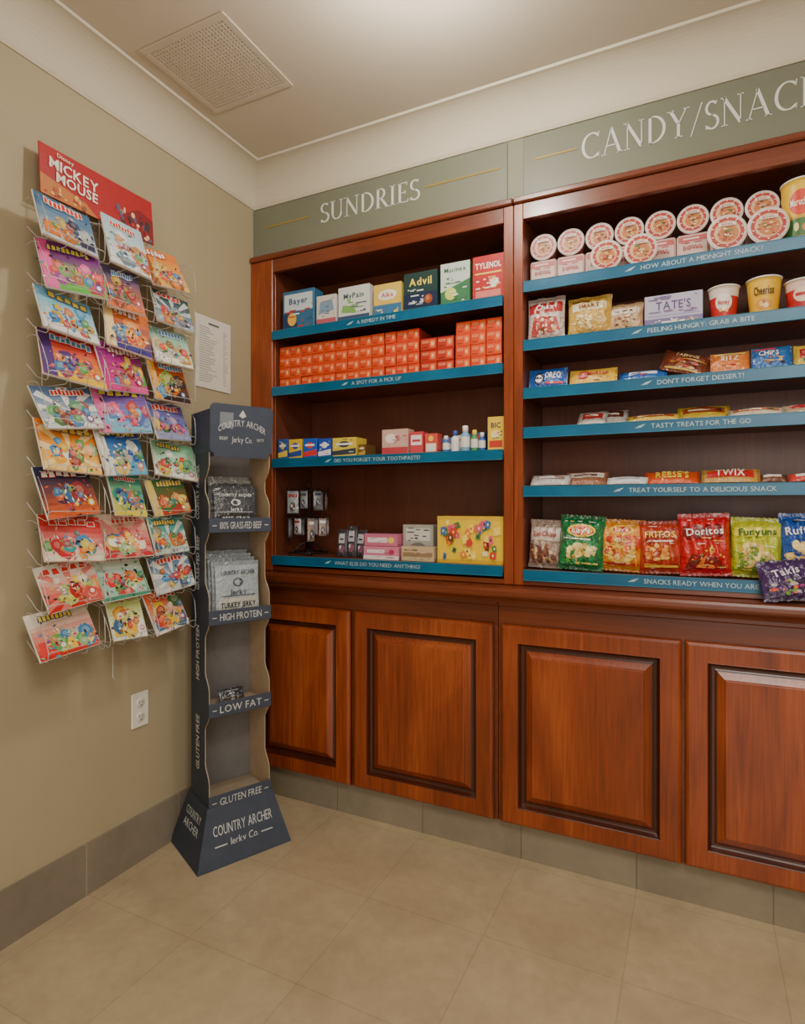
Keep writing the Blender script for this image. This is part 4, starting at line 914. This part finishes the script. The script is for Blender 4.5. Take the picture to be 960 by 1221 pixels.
packet(784, 843, 424, zs, (128, 64, 46), [('r', .08, .92, .6, .64, (220, 180, 60))]+bits(6, .5, .36, .34, .18, [(190, 120, 60), (230, 196, 140), (80, 44, 30), (200, 60, 50), (240, 220, 90)], 22, .06)+[('r', .1, .9, .06, .13, (210, 174, 70)), ('t', "FAMOUS", .5, .74, .14, .6, (240, 216, 160))], 'brown and gold cookie bag tilted against shelf packets', 24, .03, 2.165, rot=17, dz=.016)
packet(847, 895, 418, zs, (224, 126, 56), [('r', .1, .9, .86, .93, (245, 214, 120))]+bits(7, .5, .3, .3, .14, [(240, 196, 120), (200, 120, 60), (190, 50, 50)], 10, .06)+[('t', 'RITZ', .5, .64, .24, .45, (245, 240, 230))], 'orange cracker packet on shelf', 20)
packet(897, 947, 411, zs, (44, 106, 180), [('r', .05, .6, .86, .92, (220, 60, 60))]+bits(8, .6, .34, .26, .2, [(200, 150, 80), (90, 50, 30), (225, 190, 130)], 14, .06)+[('t', 'CHIPS', .42, .68, .2, .5, (245, 240, 240))], 'blue cookie packet with printed cookies on shelf', 18)
packet(948, 985, 408, zs, (228, 194, 70), [('r', .2, .9, .4, .8, (190, 50, 50)), ('e', .5, .3, .2, .15, (60, 120, 70))], 'yellow and red snack packet on shelf', 18, Y=2.17)

# ------------------------------------------------------------------ bars
def bars(lst, zs, grp):
    for i, (u1, u2, v, c, E, lab) in enumerate(lst): packet(u1, u2, v, zs, c, E, lab, 50, .02, 2.142+(.026 if i % 2 else 0), grp, name='candy_bar', rz=(3 if i % 2 else -2))
bars([(686, 722, 490, (196, 188, 184), [('r', .15, .85, .3, .75, (180, 52, 50)), ('r', .25, .7, .45, .6, (236, 230, 226))], 'silver and red candy bar on shelf'),
      (712, 748, 487, (206, 198, 192), [('r', .15, .85, .35, .8, (110, 52, 42)), ('r', .25, .7, .5, .62, (236, 230, 226))], 'white and brown candy bar on shelf'),
      (746, 812, 496, (215, 182, 70), [('r', .12, .88, .35, .75, (150, 80, 44)), ('r', .2, .7, .5, .62, (240, 226, 180)), ('e', .8, .5, .05, .15, (200, 60, 40))], 'long yellow candy bar on shelf'),
      (808, 873, 483, (226, 192, 66), [('r', .1, .9, .35, .75, (160, 60, 44)), ('r', .2, .7, .5, .62, (240, 226, 180)), ('r', .75, .85, .4, .7, (90, 60, 40))], 'long yellow candy bar with red print'),
      (868, 938, 489, (205, 190, 170), [('r', .1, .9, .35, .75, (190, 110, 54)), ('r', .2, .6, .5, .64, (244, 236, 220)), ('e', .75, .55, .06, .15, (60, 96, 70))], 'long cream and brown candy bar on shelf'),
      (936, 992, 482, (222, 194, 164), [('r', .15, .85, .4, .7, (190, 52, 60))], 'cream candy bar on shelf')], 1.546, 'candy bars on the fourth snack shelf')
bars([(630, 678, 568, (198, 192, 192), [('r', .15, .85, .4, .75, (150, 124, 116)), ('r', .2, .6, .5, .62, (240, 236, 232))], 'silver foil candy bar on shelf'),
      (672, 724, 564, (160, 108, 82), [('r', .1, .9, .4, .8, (226, 216, 206)), ('r', .2, .75, .5, .66, (110, 60, 50))], 'brown candy bar with white print'),
      (722, 772, 571, (216, 216, 216), [('r', .2, .8, .45, .7, (164, 164, 174))], 'white wrapped candy bar on shelf'),
      (768, 836, 564, (216, 88, 44), [('t', "REESE'S", .5, .55, .5, .6, (245, 214, 80))], 'orange candy bar with yellow lettering'),
      (836, 908, 561, (192, 146, 74), [('r', .1, .9, .25, .8, (195, 42, 42)), ('t', 'TWIX', .5, .55, .5, .5, (250, 245, 235))], 'gold and red candy bar with white lettering'),
      (904, 942, 568, (120, 74, 56), [('r', .2, .8, .4, .8, (230, 220, 210))], 'dark brown candy bar on shelf'),
      (942, 985, 572, (205, 62, 52), [('r', .2, .8, .4, .8, (230, 220, 210))], 'red candy bar on shelf')], 1.338, 'candy bars on the fifth snack shelf')

# ------------------------------------------------------------------ chip bags
zs = 1.040; GC = 'chip bags on the lowest snack shelf'
def chips(u1, u2, v, col, E, lab, rz=0, Y=2.165, t=.075, ph=0, tilt=0):
    x0, x1 = X(u1-1, Y), X(u2+2, Y); h = Z((u1+u2)/2, v, Y)-zs
    rg = random.Random(ph*5+1); fine = [('r', a, a+rg.uniform(.05, .2), b, b+.012, rg.choice([(240, 236, 226), tuple(c*.6 for c in col), (240, 205, 90)])) for a, b in [(rg.uniform(.1, .75), rg.choice([rg.uniform(.10, .2), rg.uniform(.5, .6), rg.uniform(.86, .9)])) for _ in range(12)]]
    E = [e for e in E if e[0] != 't']+fine+[e for e in E if e[0] == 't']
    B = MB(); bag(B, x1-x0, h*1.01, t, col, E, ph=ph, nx=30, nz=32); o = B.make('chip_bag', origin=(0, 0, 0))
    o.location = ((x0+x1)/2, Y, zs+.005); o.rotation_euler = (math.radians(-6), math.radians(tilt), math.radians(rz)); return tag(o, lab, 'chip bag', GC)
chips(624, 668, 622, (172, 150, 136), [('r', .06, .94, .56, .84, (206, 192, 180)), ('t', 'SunChips', .5, .70, .10, .7, (160, 52, 50)), ('q', [(.06, .1), (.94, .1), (.94, .34), (.06, .5)], (120, 74, 66))]+bits(11, .5, .32, .34, .18, [(160, 100, 76), (220, 176, 120), (110, 64, 60), (235, 205, 160)], 22, .07), 'taupe and cream multigrain chip bag standing on shelf', ph=1, tilt=2, Y=2.175)
chips(666, 717, 617, (16, 108, 60), [('q', [(.06, .1), (.94, .1), (.94, .5), (.5, .58), (.06, .46)], (26, 132, 74)), ('e', .5, .72, .32, .12, (240, 200, 60)), ('e', .5, .72, .28, .09, (205, 42, 40)), ('t', "Lay's", .5, .72, .10, .45, (250, 250, 245)), ('r', .28, .72, .55, .58, (240, 240, 230))]+bits(12, .5, .33, .3, .15, [(235, 205, 110), (245, 225, 150), (220, 180, 80), (250, 235, 175)], 18, .10)+[('e', .22, .16, .07, .04, (100, 180, 80)), ('r', .4, .9, .12, .15, (240, 230, 120))], 'green potato chip bag with red and yellow oval emblem', ph=2, tilt=3, Y=2.15)
chips(714, 766, 622, (224, 142, 36), [('q', [(.06, .56), (.94, .46), (.94, .7), (.06, .66)], (200, 66, 40)), ('e', .5, .8, .28, .09, (245, 210, 70)), ('e', .5, .8, .24, .068, (205, 42, 40)), ('t', "Lay's", .5, .8, .07, .36, (250, 250, 245)), ('t', 'BBQ', .5, .60, .07, .35, (250, 235, 170))]+bits(13, .5, .36, .34, .17, [(225, 110, 50), (245, 205, 90), (250, 225, 140), (190, 70, 40), (235, 160, 60)], 24, .09)+[('r', .1, .9, .12, .17, (180, 50, 40))], 'orange potato chip bag with printed chips on shelf', ph=3, tilt=2, Y=2.17)
chips(764, 814, 624, (178, 54, 32), [('q', [(.06, .62), (.94, .66), (.94, .86), (.06, .82)], (150, 36, 30)), ('t', 'FRITOS', .5, .74, .11, .7, (246, 210, 80)), ('r', .2, .8, .60, .63, (236, 224, 204))]+bits(14, .5, .38, .34, .18, [(230, 150, 60), (245, 195, 100), (180, 80, 40), (210, 110, 50)], 26, .07)+[('r', .12, .88, .12, .16, (236, 192, 70))], 'dark orange corn chip bag with yellow lettering', ph=4, tilt=-2, Y=2.155)
chips(812, 872, 615, (190, 20, 28), [('q', [(.08, .1), (.9, .12), (.7, .3), (.2, .34)], (120, 14, 22)), ('q', [(.05, .58), (.95, .62), (.92, .84), (.08, .80)], (110, 12, 20)), ('t', 'Doritos', .5, .71, .11, .72, (250, 245, 240), 3), ('q', [(.16, .3), (.6, .22), (.42, .54)], (228, 130, 40)), ('q', [(.45, .2), (.88, .3), (.62, .5)], (240, 165, 66)), ('q', [(.3, .14), (.7, .12), (.5, .34)], (214, 104, 36))]+bits(15, .5, .32, .3, .14, [(250, 120, 40), (160, 30, 30), (250, 200, 90), (70, 120, 50)], 18, .025), 'bright red tortilla chip bag leaning forward on shelf', ph=5, rz=4, tilt=-2, Y=2.145)
chips(870, 931, 620, (182, 190, 40), [('q', [(.06, .1), (.94, .1), (.94, .3), (.06, .42)], (110, 150, 50)), ('q', [(.06, .66), (.94, .7), (.94, .86), (.06, .82)], (226, 214, 70)), ('t', 'Funyuns', .5, .76, .11, .72, (50, 104, 50), 4), ('e', .42, .44, .24, .14, (226, 190, 100)), ('e', .42, .44, .13, .075, (120, 150, 52)), ('e', .66, .32, .2, .12, (240, 214, 140)), ('e', .66, .32, .1, .06, (120, 150, 52)), ('e', .32, .24, .16, .09, (232, 200, 120)), ('e', .32, .24, .08, .045, (110, 140, 50))]+bits(16, .5, .34, .36, .2, [(60, 120, 60), (245, 235, 170), (200, 210, 80)], 16, .025), 'yellow green onion ring snack bag on shelf', ph=6, tilt=2, Y=2.16)
chips(930, 990, 615, (32, 78, 164), [('q', [(.06, .1), (.94, .1), (.94, .5), (.06, .36)], (26, 56, 130)), ('t', 'Ruffles', .45, .74, .11, .7, (250, 250, 250), 5)]+bits(17, .5, .38, .34, .18, [(235, 200, 110), (250, 225, 150), (215, 170, 80)], 20, .09)+[('r', .1, .9, .12, .16, (190, 44, 50))], 'blue ridged potato chip bag on shelf', ph=7, Y=2.16)
B = MB(); bag(B, .135, .122, .036, (62, 36, 88), [('q', [(.06, .1), (.94, .12), (.9, .5), (.1, .42)], (46, 26, 70))]+bits(18, .5, .32, .36, .16, [(150, 60, 130), (220, 90, 60), (120, 160, 60), (180, 160, 190), (90, 50, 120)], 30, .05)+[('t', 'Takis', .5, .68, .17, .6, (216, 202, 222), 10)], ph=9, nx=24, nz=24); o = B.make('chip_bag', origin=(0, 0, 0))
o.location = (X(942, 2.065), 2.058, .9935); o.rotation_euler = (math.radians(-20), math.radians(-7), math.radians(10))
tag(o, 'small purple rolled tortilla chip bag resting on the countertop ledge', 'chip bag', GC)

# ------------------------------------------------------------------ lights
def area(name, loc, size, energy, col, rot=(0, 0, 0)):
    l = bpy.data.lights.new(name, 'AREA'); l.energy = energy; l.color = col; l.shape = 'RECTANGLE'; l.size = size[0]; l.size_y = size[1]
    o = bpy.data.objects.new(name, l); o.location = loc; o.rotation_euler = rot; COL.objects.link(o); return o
WARM = (1, .93, .825)
area('added_fill_overhead', (.4, .0, 2.70), (.9, .9), 44, WARM)  # added soft fill from above, stands for no fitting
area('added_fill_rear', (.5, -2.2, 1.4), (2.4, 1.9), 50, (1, .945, .87), (math.radians(90), 0, math.radians(8)))  # added fill behind the camera to brighten the shelves, no opening modelled
def pt(name, loc, e, r, par=None):
    l = bpy.data.lights.new(name, 'POINT'); l.energy = e; l.color = WARM; l.shadow_soft_size = r
    o = bpy.data.objects.new(name, l); o.location = loc; o.parent = par; COL.objects.link(o)
pt('dome_bulb', (0, 0, -.13), 25, .05, lamp)
pt('added_fill_point', (.6, .1, 2.0), 19, .25)  # added point fill out of frame, no fixture hangs here
wd = bpy.data.worlds.new('world'); sc.world = wd; wd.use_nodes = True
wd.node_tree.nodes['Background'].inputs[0].default_value = (1, .93, .82, 1); wd.node_tree.nodes['Background'].inputs[1].default_value = .3

# ------------------------------------------------------------------ camera
cam = bpy.data.cameras.new('camera'); cam.sensor_fit = 'HORIZONTAL'; cam.sensor_width = 36; cam.lens = F/960*36; cam.shift_y = -7.5/960; cam.clip_start = .02
co = bpy.data.objects.new('camera', cam); co.location = (0, 0, EYE); co.rotation_euler = (math.radians(90), 0, YAW); COL.objects.link(co); sc.camera = co
